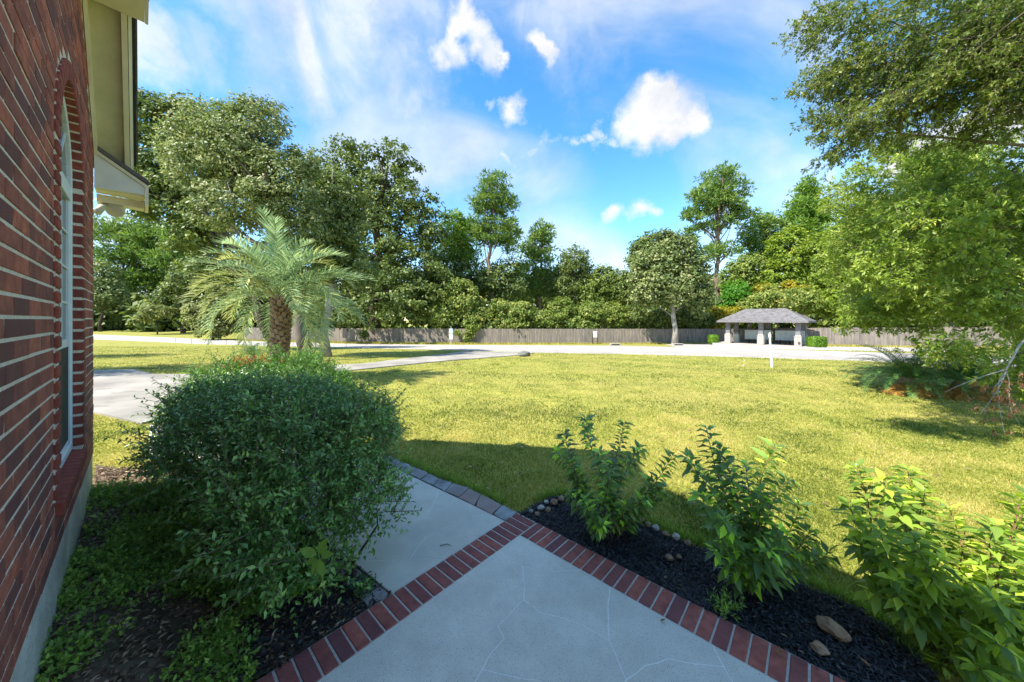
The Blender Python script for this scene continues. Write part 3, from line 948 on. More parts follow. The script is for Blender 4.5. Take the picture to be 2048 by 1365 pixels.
edge_in = [gp(*p) for p in ((1012, 1043), (985, 1030), (950, 1013), (917, 996), (890, 984), (868, 972), (840, 960), (815, 948), (790, 936), (770, 926), (745, 917))]
edge_out = [gp(*p) for p in ((1036, 1024), (1003, 1010), (962, 988), (938, 976), (905, 966), (878, 958), (858, 948), (836, 938), (808, 925), (790, 917), (760, 906))]
edging = empty('stone_edging', gp(900, 985), 'row of flat bluish grey and pinkish stones edging the path beside the lawn', 'stone edging')
for i in range(len(edge_in) - 1):
    a, b, c, d = edge_in[i], edge_in[i + 1], edge_out[i + 1], edge_out[i]
    cen = (a + b + c + d) / 4
    q = [cen + (p - cen) * 0.94 for p in (a, d, c, b)]
    slab_stone(q, ZP - 0.09, 0.09 + random.uniform(0.002, 0.012), 'stone', M['bluestone'], edging, [0, .9, .9, .5, .1, 0, .3, 0, .1, .3][i])
for poly, t in ((((700, 1121), (782, 1190), (735, 1208), (690, 1165)), .3), (((640, 1075), (697, 1118), (686, 1160), (630, 1120)), .7)):
    q = [gp(*p) for p in poly]
    o = slab_stone(q[::-1], ZP - 0.09, 0.085, 'edging_stone', M['bluestone'], None, t)
    o.location = (0, 0, 0)
    props(o, 'large rough grey brown stone beside the path touching the brick border' if t == .3 else 'weathered stone under the hedge beside the path, behind the larger one', 'stone')
# ==================================================================== BRICK HOUSE
VW = -0.29
UC = 4.77                 # far corner
U0 = -2.4                 # near end, out of sight behind the camera
ZF = -1.19                # foundation top
S = 0.075
WL, WR = 2.88, 3.87       # window opening along U
WC, WRAD = (WL + WR) / 2, (WR - WL) / 2
ZSILL, ZSPR = -0.90, 0.92
SUR = 0.11                # surround width
SLOPE, UAP, ZEAVE = 0.95, 2.85, 1.56


def zrake(u):
    return ZEAVE + SLOPE * (UC - u) if u > UAP else ZEAVE + SLOPE * (UC - UAP) - 1.2 * (UAP - u)


house = empty('brick_house', H(UC, VW, -1.75), 'red brick house gable wall with pale mortar and arched window along the left edge', 'house')
# mortar wall in vertical strips round the window
wm = MB()
du = 0.05
us = list(np.arange(U0, UC + 1e-6, du)) + [UC]
wall_top = lambda u: max(zrake(u), 1.6)


def strip(u1, u2, za, zb, zb2=None):
    if zb - za < 0.005: return
    zb2 = zb if zb2 is None else zb2
    a, b, c, d = H(u1, VW - 0.11, za), H(u2, VW - 0.11, za), H(u2, VW - 0.003, za), H(u1, VW - 0.003, za)
    wm.hexa([a, d, c, b, H(u1, VW - 0.11, zb), H(u1, VW - 0.003, zb), H(u2, VW - 0.003, zb2), H(u2, VW - 0.11, zb2)], 0)


bps = sorted(set([U0, WL - SUR, WR + SUR, UC, UAP] + [WC + (WRAD + SUR) * math.cos(math.pi * k / 16) for k in range(17)]))
for a, b in zip(bps, bps[1:]):
    m = (a + b) / 2
    if WL - SUR < m < WR + SUR:
        strip(a, b, ZF, ZSILL - 0.04)
        def arc(u):
            d = (u - WC) / (WRAD + SUR); return ZSPR + (WRAD + SUR) * math.sqrt(max(0, 1 - d * d))
        za, zb = arc(a), arc(b)
        lo1, lo2 = za, zb
        hi1, hi2 = wall_top(a), wall_top(b)
        wm.hexa([H(a, VW - .11, lo1), H(a, VW - .003, lo1), H(b, VW - .003, lo2), H(b, VW - .11, lo2),
                 H(a, VW - .11, hi1), H(a, VW - .003, hi1), H(b, VW - .003, hi2), H(b, VW - .11, hi2)], 0)
    else:
        strip(a, b, ZF, wall_top(a), wall_top(b))
wall = wm.build('wall', M['mortar'], house)
fm = MB()
fm.box(H(U0, VW - 0.25, -1.9), AX * (UC - U0 + 0.0), AV * 0.245, (0, 0, ZF + 1.9))
fm.build('foundation', M['foundation'], house)
# wall of the far end (turning away from the camera) and back of the house, plain mortar-and-brick body
bodym = MB()
bodym.box(H(U0, VW - 7.0, -1.9), AX * (UC - U0 - 0.002), AV * (6.885), (0, 0, 1.9 + 1.55))
bodym.build('side_wall', M['brick'], house)

# individual bricks
bl, bh = 0.214, S - 0.0125
items = []           # (ucen, length, z, vis)
row = 0
z = ZF + 0.006
zmax = 3.2
while z < zmax:
    off = 0.1125 * (row % 2)
    u = 0.55 + off - 0.1125
    while u < UC:
        a, b = u + 0.005, u + 0.22
        a2, b2 = a, min(b, UC)
        zc = z + bh / 2
        segs = [(a2, b2)]
        if ZSILL - 0.055 < zc + bh / 2 and zc - bh / 2 < ZSPR + WRAD + SUR:
            if zc < ZSPR:
                lo, hi = WL - SUR - 0.006, WR + SUR + 0.006
                if zc < ZSILL: lo, hi = WL - 0.06, WR + 0.06
            else:
                dz = max(0.0, zc - bh / 2 - ZSPR); R = WRAD + SUR + 0.006
                hw = math.sqrt(max(0, R * R - dz * dz)); lo, hi = WC - hw, WC + hw
            segs = [(a2, min(b2, lo)), (max(a2, hi), b2)]
        for s0, s1 in segs:
            if s1 - s0 > 0.015 and zc + bh / 2 < zrake(s1 if s1 > UAP else s0) + 0.03:
                items.append(((s0 + s1) / 2, s1 - s0, z))
        u += 0.225
    z += S; row += 1


def vis(it):
    p = H(it[0], VW, it[2] + bh / 2)
    if p.y < 0.2: return -1
    px, py = CX + F * p.x / p.y, CY - F * p.z / p.y
    if px < -60 or py < -60 or py > 1420: return -1
    return it[1] * 0.3 / (p.y ** 2)


items.sort(key=vis, reverse=True)
NIND = 225
full = brick_variants(bl - 0.002, 0.09, bh - 0.001, M['brick'], 12, 0.0018)
rotw = math.atan2(AX.y, AX.x)
cnt = 0
stuffb = MB()
for it in items:
    tint = random.random() ** 1.4
    if cnt < NIND and vis(it) > 0:
        p = H(it[0], VW - 0.045 + random.uniform(-.0015, .0015), it[2])
        sx = it[1] / bl
        add_obj('brick', random.choice(full), wall, p, (0, 0, rotw), (sx, 1, 1)); cnt += 1
    else:
        stuffb.box(H(it[0] - it[1] / 2, VW - 0.09, it[2]), AX * it[1], AV * (0.09 + random.uniform(-.0015, .0015)), (0, 0, bh), tint)
so_ = stuffb.build('brick_courses', M['brick'], wall); props(so_, kind='stuff')

# window surround
sur = MB(); sur.box(H(WL - SUR, VW - 0.10, ZSILL), AX * (SUR - 0.004), AV * 0.104, (0, 0, ZSPR - ZSILL)); sur.box(H(WR + 0.004, VW - 0.10, ZSILL - 0.02), AX * (SUR - 0.004), AV * 0.104, (0, 0, ZSPR - ZSILL + 0.02))
NA = 26
for k in range(NA):
    a0, a1 = math.pi * k / NA, math.pi * (k + 1) / NA
    R0, R1 = WRAD + 0.004, WRAD + SUR - 0.002
    q = [(WC + R0 * math.cos(a0), ZSPR + R0 * math.sin(a0)), (WC + R1 * math.cos(a0), ZSPR + R1 * math.sin(a0)), (WC + R1 * math.cos(a1), ZSPR + R1 * math.sin(a1)), (WC + R0 * math.cos(a1), ZSPR + R0 * math.sin(a1))]
    sur.hexa([H(u, VW - 0.10, zz) for u, zz in q] + [H(u, VW + 0.004, zz) for u, zz in q], 0)
surround = sur.build('window_surround', M['mortar'], house)
jv = brick_variants(SUR + 0.002, 0.118, S - 0.012, M['brick_red'], 8, 0.008)
z = ZSILL
while z + S < ZSPR + 0.02:
    for uu in (WL - SUR / 2, WR + SUR / 2):
        add_obj('brick', random.choice(jv), surround, H(uu, VW - 0.046, z + 0.006), (0, 0, rotw))
    z += S
NB = 24
for k in range(NB):
    a0, a1 = math.pi * (k + 0.06) / NB, math.pi * (k + 0.94) / NB
    R0, R1 = WRAD, WRAD + SUR
    mb = MB()
    q = [(WC + R0 * math.cos(a0), ZSPR + R0 * math.sin(a0)), (WC + R1 * math.cos(a0), ZSPR + R1 * math.sin(a0)), (WC + R1 * math.cos(a1), ZSPR + R1 * math.sin(a1)), (WC + R0 * math.cos(a1), ZSPR + R0 * math.sin(a1))]
    mb.hexa([H(u, VW - 0.105, zz) for u, zz in q] + [H(u, VW + 0.012, zz) for u, zz in q], random.random())
    mb.build('brick', M['brick_red'], surround, bevel=0.006)
# sill: a row of rowlock bricks sloping outwards
sm = MB()
sm.hexa([H(WL - .045, VW - .12, ZSILL - .075), H(WR + .06, VW - .12, ZSILL - .075), H(WR + .06, VW + .018, ZSILL - .085), H(WL - .045, VW + .018, ZSILL - .085),
         H(WL - .045, VW - .12, ZSILL - .003), H(WR + .06, VW - .12, ZSILL - .003), H(WR + .06, VW + .018, ZSILL - .033), H(WL - .045, VW + .018, ZSILL - .033)])
sill = sm.build('sill', M['mortar'], house)
nb = 15
for k in range(nb):
    w = (WR - WL + .12) / nb
    u1, u2 = WL - .06 + k * w + .005, WL - .06 + (k + 1) * w - .005
    mb = MB()
    mb.hexa([H(u1, VW - .10, ZSILL - .075), H(u2, VW - .10, ZSILL - .075), H(u2, VW + .025, ZSILL - .092), H(u1, VW + .025, ZSILL - .092),
             H(u1, VW - .10, ZSILL + .003), H(u2, VW - .10, ZSILL + .003), H(u2, VW + .025, ZSILL - .027), H(u1, VW + .025, ZSILL - .027)], random.random() * .5)
    mb.build('brick', M['brick_red'], sill, bevel=0.003)

# window: frame, sashes, arched light, screen
VF = VW - 0.036           # front of the frame
win = MB()
fr = 0.045
win.box(H(WL, VF - .07, ZSILL), AX * fr, AV * .07, (0, 0, ZSPR - ZSILL)); win.box(H(WR - fr, VF - .07, ZSILL), AX * fr, AV * .07, (0, 0, ZSPR - ZSILL))
win.box(H(WL + fr, VF - .07, ZSILL), AX * (WR - WL - 2 * fr), AV * .07, (0, 0, fr))
win.box(H(WL + fr, VF - .07, ZSPR - .10), AX * (WR - WL - 2 * fr), AV * .066, (0, 0, .10))
for k in range(20):
    a0, a1 = math.pi * k / 20, math.pi * (k + 1) / 20
    R0, R1 = WRAD - .05, WRAD - 0.001
    q = [(WC + R0 * math.cos(a0), ZSPR + R0 * math.sin(a0)), (WC + R1 * math.cos(a0), ZSPR + R1 * math.sin(a0)), (WC + R1 * math.cos(a1), ZSPR + R1 * math.sin(a1)), (WC + R0 * math.cos(a1), ZSPR + R0 * math.sin(a1))]
    win.hexa([H(u, VF - .07, zz) for u, zz in q] + [H(u, VF, zz) for u, zz in q])
frame = win.build('window_frame', M['vinyl'], house, bevel=0.003)
ZM = -0.18
sash = MB()
a, b = WL + fr, WR - fr
sash.box(H(a, VF - .03, ZM), AX * (b - a), AV * .022, (0, 0, .05))
sash.box(H(a, VF - .03, ZSILL + fr), AX * (b - a), AV * .022, (0, 0, .035))
for uu in (a, b - .03):
    sash.box(H(uu, VF - .03, ZSILL + fr + .035), AX * .03, AV * .022, (0, 0, ZM - ZSILL - fr - .035))
    sash.box(H(uu, VF - .034, ZM + .05), AX * .03, AV * .022, (0, 0, ZSPR - .10 - ZM - .05))
sash.build('sash', M['vinyl'], frame)
mu = MB()
for k in (1, 2):
    uu = a + (b - a) * k / 3
    mu.box(H(uu - .008, VF - .021, ZM + .05), AX * .016, AV * .008, (0, 0, ZSPR - .10 - ZM - .05))
for k in (1, 2, 3):
    zz = ZM + .05 + (ZSPR - .10 - ZM - .05) * k / 4
    mu.box(H(a + .03, VF - .023, zz), AX * (b - a - .06), AV * .008, (0, 0, .014))
for an in (45, 90, 135):
    c, s_ = math.cos(math.radians(an)), math.sin(math.radians(an))
    R = WRAD - .05
    n = (-s_ * .008, c * .008)
    q = [(WC + n[0], ZSPR + n[1]), (WC - n[0], ZSPR - n[1]), (WC + R * c - n[0], ZSPR + R * s_ - n[1]), (WC + R * c + n[0], ZSPR + R * s_ + n[1])]
    mu.hexa([H(u, VF - .021, zz) for u, zz in q] + [H(u, VF - .012, zz) for u, zz in q])
mu.build('muntin', M['vinyl'], frame)
pn = MB(); pn.box(H(a + .001, VF - .029, ZM + .02), AX * (b - a - .002), AV * .006, (0, 0, ZSPR - .12 - ZM)); pn.build('pane', M['glass'], frame)
pa = MB(); pts = [H(WC + (WRAD - .04) * math.cos(math.pi * k / 20), VF - .022, ZSPR + (WRAD - .04) * math.sin(math.pi * k / 20)) for k in range(21)]
pa.prism(pts, AV * -0.006); pa.build('pane', M['glass'], frame)
sc_ = MB(); sc_.box(H(a + .03, VF - .016, ZSILL + fr + .02), AX * (b - a - .06), AV * .003, (0, 0, ZM - ZSILL - fr - .02)); sc_.build('insect_screen', M['screen'], frame)
# flat dark sheet behind the glass, its colour standing for the unlit room
rm = MB(); rm.box(H(WL, VF - .12, ZSILL), AX * (WR - WL), AV * .02, (0, 0, ZSPR - ZSILL + WRAD)); rm.build('dark_room_sheet', M['dark'], frame)

# ---- gable roof: deck, shingles, soffit, trim
VO = -0.045               # outer face of the rake
roof = MB()
pts_s = [(UC + .33, zrake(UC) - .30), (UAP, zrake(UAP)), (U0 - .5, zrake(UAP) - SLOPE * (UAP - U0 + .5))]
TH = 0.16


def roof_slab(mb, v0, v1, dz, th, u_ext=0.0):
    e0 = (UC + .22, zrake(UC + .22)); ap = (UAP, zrake(UAP)); e1 = (-0.9, zrake(UAP) - 1.2 * (UAP + 0.9))
    for (ua, za), (ub, zb) in ((e0, ap), (ap, e1)):
        mb.hexa([H(ua, v0, za + dz), H(ub, v0, zb + dz), H(ub, v1, zb + dz), H(ua, v1, za + dz),
                 H(ua, v0, za + dz + th), H(ub, v0, zb + dz + th), H(ub, v1, zb + dz + th), H(ua, v1, za + dz + th)])


roof_slab(roof, -7.2, VO - .03, 0.062, 0.10)
rdeck = roof.build('roof', M['roof_dark'], house)
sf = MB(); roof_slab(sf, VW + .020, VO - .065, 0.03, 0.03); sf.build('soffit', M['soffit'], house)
fr_ = MB(); roof_slab(fr_, VW + .002, VW + .022, -0.05, 0.11); fr_.build('frieze_board', M['cream'], house)
r1 = MB(); roof_slab(r1, VO - .063, VO - .032, -0.03, 0.19); r1.build('rake_board', M['cream'], house)
r2 = MB(); roof_slab(r2, VO - .028, VO - .010, 0.03, 0.13); r2.build('rake_trim', M['greytrim'], house)
r3 = MB(); roof_slab(r3, VO - .026, VO + .008, 0.165, 0.02); r3.build('drip_edge', M['dark'], house)
# shingle courses along the outer rake edge
for (ua, ub) in ((UC + .22, UAP),):
    n = 22
    for k in range(n):
        t0, t1 = k / n, (k + 1) / n
        u1, u2 = ua + (ub - ua) * t0, ua + (ub - ua) * t1
        mb = MB()
        z1, z2 = zrake(u1) + .19, zrake(u2) + .19
        mb.hexa([H(u1, -1.2, z1), H(u2, -1.2, z2 - .01), H(u2, VO + .02, z2 - .01), H(u1, VO + .02, z1), H(u1, -1.2, z1 + .022), H(u2, -1.2, z2), H(u2, VO + .02, z2), H(u1, VO + .02, z1 + .022)], random.random())
        mb.build('shingle', M['roof_dark'], rdeck)
# eave return at the corner: sloping top, white end board, cream fascia box
UR = 4.80
er = MB()
er.hexa([H(UR, VW + .002, 1.19), H(UR, .02, 1.205), H(UR + .03, .02, 1.205), H(UR + .03, VW + .002, 1.19),
         H(UR, VW + .002, 1.535), H(UR, .02, 1.315), H(UR + .03, .02, 1.315), H(UR + .03, VW + .002, 1.535)])
ret = er.build('eave_return', M['greytrim'], house)
t_ = MB()
t_.hexa([H(UR - .03, VW + .002, 1.537), H(UR - .03, .045, 1.305), H(UR + .34, .045, 1.305), H(UR + .34, VW + .002, 1.537),
         H(UR - .03, VW + .002, 1.575), H(UR - .03, .045, 1.343), H(UR + .34, .045, 1.343), H(UR + .34, VW + .002, 1.575)])
t_.build('return_roof', M['roof_dark'], ret)
t_ = MB(); t_.hexa([H(UR - .015, VW + .004, 1.50), H(UR - .015, .03, 1.272), H(UR - .002, .03, 1.272), H(UR - .002, VW + .004, 1.50),
                    H(UR - .015, VW + .004, 1.535), H(UR - .015, .03, 1.303), H(UR - .002, .03, 1.303), H(UR - .002, VW + .004, 1.535)])
t_.build('return_trim', M['cream'], ret)
t_ = MB(); t_.box(H(UR - .01, .022, 1.105), AX * .34, AV * .022, (0, 0, .195)); t_.build('fascia', M['cream'], ret)
t_ = MB(); t_.box(H(UR + .20, VW + .004, 1.115), AX * .13, AV * (.018 - VW - .004), (0, 0, .07)); t_.box(H(UR + .032, VW + .004, 1.188), AX * .165, AV * (.018 - VW - .004), (0, 0, .012)); t_.build('soffit_box', M['cream'], ret)
# upper eave crossing the top of the picture
ue = MB(); ue.box(H(3.62, VW + .05, 2.34), AX * .30, AV * (.015 - VW - .05), (0, 0, .17))
up_e = ue.build('upper_fascia', M['cream'], house)
ue = MB(); ue.box(H(3.61, .016, 2.34), AX * .32, AV * .018, (0, 0, .21)); ue.build('fascia_cap', M['greytrim'], up_e)
for k in range(3):
    mb = MB(); mb.box(H(3.60 - .01 * k, .02 - .09 + .02 * k, 2.552 + .018 * k), AX * .4, AV * .09, (0, 0, .016), random.random()); mb.build('shingle', M['roof_dark'], up_e)

# floodlight under the return
fl_p = P(215, 403, 3.3)
fl = empty('flood_light', fl_p, 'round cream outdoor floodlight hanging under the eave return at the house corner', 'light fixture')
mb = MB(); c = P(232, 420, 3.28); n = 10
for i, (rr, dx) in enumerate(((.02, -.05), (.045, -.035), (.065, 0), (.066, .02))):
    pass
ax_ = Vector((0.35, -0.75, -0.5)).normalized()
mb.tube([c - ax_ * .06, c - ax_ * .045, c - ax_ * .01, c + ax_ * .03, c + ax_ * .035], [.018, .04, .062, .068, .06], 14)
hd = mb.build('lamp_head', M['lamp_glass'], fl, smooth=True)
mb = MB(); c2 = P(203, 398, 3.3); mb.tube([P(192, 398, 3.2), P(205, 408, 3.22), c - ax_ * .06], [.013, .012, .012], 7); mb.build('arm', M['cream'], fl, smooth=True)
mb = MB(); mb.tube([P(194, 425, 3.12), P(205, 414, 3.18), P(210, 408, 3.22)], [.03, .028, .012], 10); mb.build('lamp_head', M['lamp_glass'], fl, smooth=True)
mb = MB(); mb.tube([P(213, 388, 3.3), P(213, 383, 3.3)], [.04, .04], 12); mb.build('mount', M['cream'], fl, smooth=True)

# roof body further back that carries the ridge over the house (out of the frame)
# ==================================================================== FENCE
fence_pts = [(-38.5, 48.0), (-20.0, 43.0), (-4.5, 41.0), (24.5, 41.0), (27.6, 35.4), (33.0, 31.8), (60.0, 24.0)]
fence = empty('wooden_fence', (3, 41, fz(41)), 'long weathered grey brown wooden privacy fence behind the road', 'fence')
pk_var = []
for k in range(8):
    mb = MB(); h = 1.80 + random.uniform(-.02, .02); w = .136; t = .02
    a = [(-w / 2, 0), (w / 2, 0), (w / 2, h - .035), (w / 2 - .025, h), (-w / 2 + .025, h), (-w / 2, h - .035)]
    pts = [(x, -t / 2, zz) for x, zz in a]
    mb.prism(pts, (0, t, 0), (k / 7) ** 1.2)
    pk_var.append(mb.mesh('picket', M['fence']))
pickets = []
rails = MB(); posts = MB()
for (xa, ya), (xb, yb) in zip(fence_pts, fence_pts[1:]):
    L_ = math.hypot(xb - xa, yb - ya); d = Vector(((xb - xa) / L_, (yb - ya) / L_, 0)); n = int(L_ / .14)
    for k in range(n):
        p = Vector((xa, ya, 0)) + d * (k + .5) * .14
        pickets.append((p.x, p.y, math.atan2(d.y, d.x)))
    m = int(L_ / 2.4)
    nb_ = Vector((-d.y, d.x, 0)) if True else None
    if nb_.y < 0: nb_ = -nb_
    for k in range(m + 1):
        p = Vector((xa, ya, 0)) + d * min(L_, k * 2.4) + nb_ * .08
        posts.cbox((p.x, p.y, fz(p.y) - .05), .09, .09, 1.75, d)
    for hh in (.35, 1.05, 1.6):
        for k in range(m + 1):
            s0, s1 = k * 2.4, min(L_, (k + 1) * 2.4)
            if s1 - s0 < .05: continue
            p0 = Vector((xa, ya, 0)) + d * s0 + nb_ * .03; p1 = Vector((xa, ya, 0)) + d * s1 + nb_ * .03
            z0, z1 = fz(p0.y) + hh, fz(p1.y) + hh
            e = nb_ * .035
            rails.hexa([p0 + Vector((0, 0, z0)), p1 + Vector((0, 0, z1)), p1 + e + Vector((0, 0, z1)), p0 + e + Vector((0, 0, z0)),
                        p0 + Vector((0, 0, z0 + .08)), p1 + Vector((0, 0, z1 + .08)), p1 + e + Vector((0, 0, z1 + .08)), p0 + e + Vector((0, 0, z0 + .08))])
rails.build('rail', M['fence'], fence)
posts.build('post', M['fence'], fence)


def pk_vis(p):
    px = CX + F * p[0] / p[1]
    if px < 460 or px > 1880: return 0
    if 1040 < px < 1720: return 1.0 / p[1] + 1
    return 1.0 / p[1]


pickets.sort(key=pk_vis, reverse=True)
rest = MB()
for i, (x, y, r) in enumerate(pickets):
    zz = fz(y) + .03 + random.uniform(-.015, .015)
    if i < 298:
        add_obj('picket', random.choice(pk_var), fence, (x, y, zz), (random.uniform(-.006, .006), random.uniform(-.008, .008), r))
    else:
        h = 1.80 + random.uniform(-.03, .03)
        rest.cbox((x, y, zz), .134, .02, h, (math.cos(r), math.sin(r), 0), random.random() ** 1.2)
o = rest.build('picket_row', M['fence'], fence); props(o, kind='stuff')

# ==================================================================== MAILBOX PAVILION
PA, PB = Vector((22.75, 35.3, 0)), Vector((26.5, 31.05, 0))
pt_ = (PB - PA).normalized(); pn_ = Vector((-pt_.y, pt_.x, 0))
if pn_.y < 0: pn_ = -pn_
ZB = -2.45
DEP = 2.9
pav = empty('mailbox_pavilion', (PA + PB) / 2 + pn_ * DEP / 2 + Vector((0, 0, ZB)), 'open pavilion with grey hip roof and stone based columns sheltering the mailboxes', 'pavilion')
mb = MB()
q = [PA - pt_ * 1.2 - pn_ * .9, PB + pt_ * 1.2 - pn_ * .9, PB + pt_ * 1.2 + pn_ * (DEP + .5), PA - pt_ * 1.2 + pn_ * (DEP + .5)]
mb.prism([Vector((p.x, p.y, ZB - .4)) for p in q], (0, 0, .395)); mb.build('floor_slab', M['concrete_road'], pav)
for row_ in (0, 1):
    for tt in (0, .5, 1):
        c = PA.lerp(PB, tt) + pn_ * DEP * row_ + Vector((0, 0, ZB))
        mb = MB(); mb.cbox(c, .48, .48, .86, pt_); colm = mb.build('column', M['mortar'], pav)
        # stone veneer, each stone a piece
        if row_ == 0:
            for face, dd in ((-1, pt_), (1, pt_)):
                pass
            for fdir, alo in ((-pn_, pt_), (-pt_, pn_)):
                zz = .02
                rr = 0
                for hgt in (.20, .15, .22, .24):
                    cuts = [(-.26, .02), (.02, .26)] if rr % 2 else [(-.26, -.09), (-.09, .26)]
                    for a_, b_ in cuts:
                        sb = MB(); o_ = c + fdir * .241 + alo * (a_ + .008) + Vector((0, 0, zz))
                        sb.box(o_, alo * (b_ - a_ - .016), fdir * random.uniform(.02, .035), (0, 0, hgt - .014), random.random() * .7)
                        sb.build('stone', M['stone_white'], colm)
                    zz += hgt; rr += 1
        mb = MB(); mb.cbox(c + Vector((0, 0, .861)), .58, .58, .05, pt_); mb.cbox(c + Vector((0, 0, .912)), .42, .42, .14, pt_); mb.build('cap', M['stone_white'], colm)
        mb = MB(); mb.cbox(c + Vector((0, 0, 1.053)), .36, .36, 1.13, pt_); mb.build('shaft', M['stucco'], colm)
ov = .85
e0, e1, e2, e3 = PA - pt_ * ov - pn_ * ov, PB + pt_ * ov - pn_ * ov, PB + pt_ * ov + pn_ * (DEP + ov), PA - pt_ * ov + pn_ * (DEP + ov)
ZE, ZR = -.265, 1.12
mid = pn_ * (DEP / 2)
ra, rb = PA + mid + pt_ * 1.15 + Vector((0, 0, ZR)), PB + mid - pt_ * 1.15 + Vector((0, 0, ZR))
zt = Vector((0, 0, ZE + .14))
mb = MB()
for f_ in ((e0 + zt, e1 + zt, rb, ra), (e1 + zt, e2 + zt, rb), (e2 + zt, e3 + zt, ra, rb), (e3 + zt, e0 + zt, ra)):
    mb.poly(f_, 0)
mb.poly([e3 + zt, e2 + zt, e1 + zt, e0 + zt], 0)
proof = mb.build('roof', M['shingle'], pav)
# shingle courses with individual tabs, raised a little
tabs = MB()
for (a_, b_, rb_, ra_) in ((e0 + zt, e1 + zt, rb, ra), (e3 + zt, e0 + zt, ra, ra), (e1 + zt, e2 + zt, rb, rb)):
    nr = 16
    for r_ in range(nr):
        t0, t1 = r_ / nr, (r_ + 1) / nr
        L0, R0_, L1, R1_ = a_.lerp(ra_, t0), b_.lerp(rb_, t0), a_.lerp(ra_, t1), b_.lerp(rb_, t1)
        W = (R0_ - L0).length; nt_ = max(1, int(W / .33))
        up = Vector((0, 0, .018))
        for k in range(nt_):
            s0, s1 = k / nt_ + .004, (k + 1) / nt_ - .004
            p0, p1, p2, p3 = L0.lerp(R0_, s0), L0.lerp(R0_, s1), L1.lerp(R1_, s1), L1.lerp(R1_, s0)
            tabs.hexa([p0, p1, p2, p3, p0 + up, p1 + up, p2 + up * .3, p3 + up * .3], random.random())
o = tabs.build('shingle_tabs', M['shingle'], proof); props(o, kind='stuff')
mb = MB()
for a_, b_ in ((e0, e1), (e1, e2), (e2, e3), (e3, e0)):
    d = (b_ - a_).normalized(); n_ = Vector((-d.y, d.x, 0))
    mb.box(a_ + n_ * .0 + Vector((0, 0, ZE)), b_ - a_, n_ * .04, (0, 0, .13))
mb.build('fascia', M['stucco'], pav)
mb = MB(); mb.prism([p + Vector((0, 0, ZE + .02)) for p in (e0 + (pt_ + pn_) * .05, e1 + (pn_ - pt_) * .05, e2 - (pt_ + pn_) * .05, e3 + (pt_ - pn_) * .05)], (0, 0, .03)); mb.build('ceiling', M['stucco'], pav)
# number on the right column base
try:
    cu = bpy.data.curves.new('house_number', 'FONT'); cu.body = '8'; cu.size = .36; cu.extrude = .006; cu.align_x = 'CENTER'
    tmp = bpy.data.objects.new('tmp', cu); col.objects.link(tmp)
    dg = bpy.context.evaluated_depsgraph_get(); tm = bpy.data.meshes.new_from_object(tmp.evaluated_get(dg)); bpy.data.objects.remove(tmp)
    tm.materials.clear(); tm.materials.append(M['dark'])
    c = PB - pn_ * .33 + pt_ * .1 + Vector((0, 0, ZB + .18))
    add_obj('number', tm, pav, c, (math.pi / 2, 0, math.atan2(pt_.y, pt_.x)))
except Exception as ex_:
    print('number failed', ex_)
# lamps on the ceiling
for tt, wh in ((.62, 'left'), (.90, 'right')):
    c = PA.lerp(PB, tt) + pn_ * (DEP * .55) + Vector((0, 0, ZE + .018))
    mb = MB(); mb.tube([c, c - Vector((0, 0, .05)), c - Vector((0, 0, .12)), c - Vector((0, 0, .16))], [.07, .10, .09, .03], 10)
    o = mb.build('ceiling_lamp', M['white'], None, smooth=True); props(o, 'white globe lamp under the pavilion roof, ' + ('nearer the middle column' if wh == 'left' else 'nearer the right column'), 'lamp', 'lamps under the pavilion roof')


# cluster mailboxes
def mailbox(center, label):
    e = empty('cluster_mailbox', center, label, 'mailbox', 'cluster mailboxes in the pavilion')
    mb = MB(); mb.cbox(center, .10, .10, .40, pt_); mb.cbox(center, .3, .3, .02, pt_); mb.build('pedestal', M['dark'], e)
    mb = MB(); mb.cbox(center + Vector((0, 0, .40)), .76, .42, .98, pt_); cab = mb.build('cabinet', M['steel'], e, bevel=.01)
    for cc in range(2):
        for rr in range(6 if cc == 0 else 4):
            hh = .93 / (6 if cc == 0 else 4)
            mb = MB(); mb.box(center - pn_ * .211 + pt_ * (-.355 + cc * .36) + Vector((0, 0, .425 + rr * hh)), pt_ * .335, -pn_ * .008, (0, 0, hh - .018))
            mb.build('door', M['steel'], cab)
    return e


ml = ['pale grey green cluster mailbox beside the left column', 'second pale cluster mailbox from the left under the pavilion', 'cluster mailbox just left of the middle column',
      'cluster mailbox just right of the middle column behind the white post', 'cluster mailbox in the middle of the right hand bank', 'cluster mailbox nearest the right column']
for k, tt in enumerate((.24, .375, .51, .70, .83, .96)):
    mailbox(PA.lerp(PB, tt) + pn_ * (DEP * .75) + Vector((0, 0, ZB)), ml[k])
bench = empty('low_bench', PA.lerp(PB, .86) + pn_ * (DEP * .35) + Vector((0, 0, ZB)), 'low dark bench in front of the right hand mailboxes', 'bench')
c = PA.lerp(PB, .88) + pn_ * (DEP * .45) + Vector((0, 0, ZB))
mb = MB(); mb.cbox(c + Vector((0, 0, .36)), 1.3, .3, .05, pt_); mb.build('seat', M['dark'], bench)
for s_ in (-.5, .5):
    mb = MB(); mb.cbox(c + pt_ * s_, .07, .26, .36, pt_); mb.build('leg', M['dark'], bench)

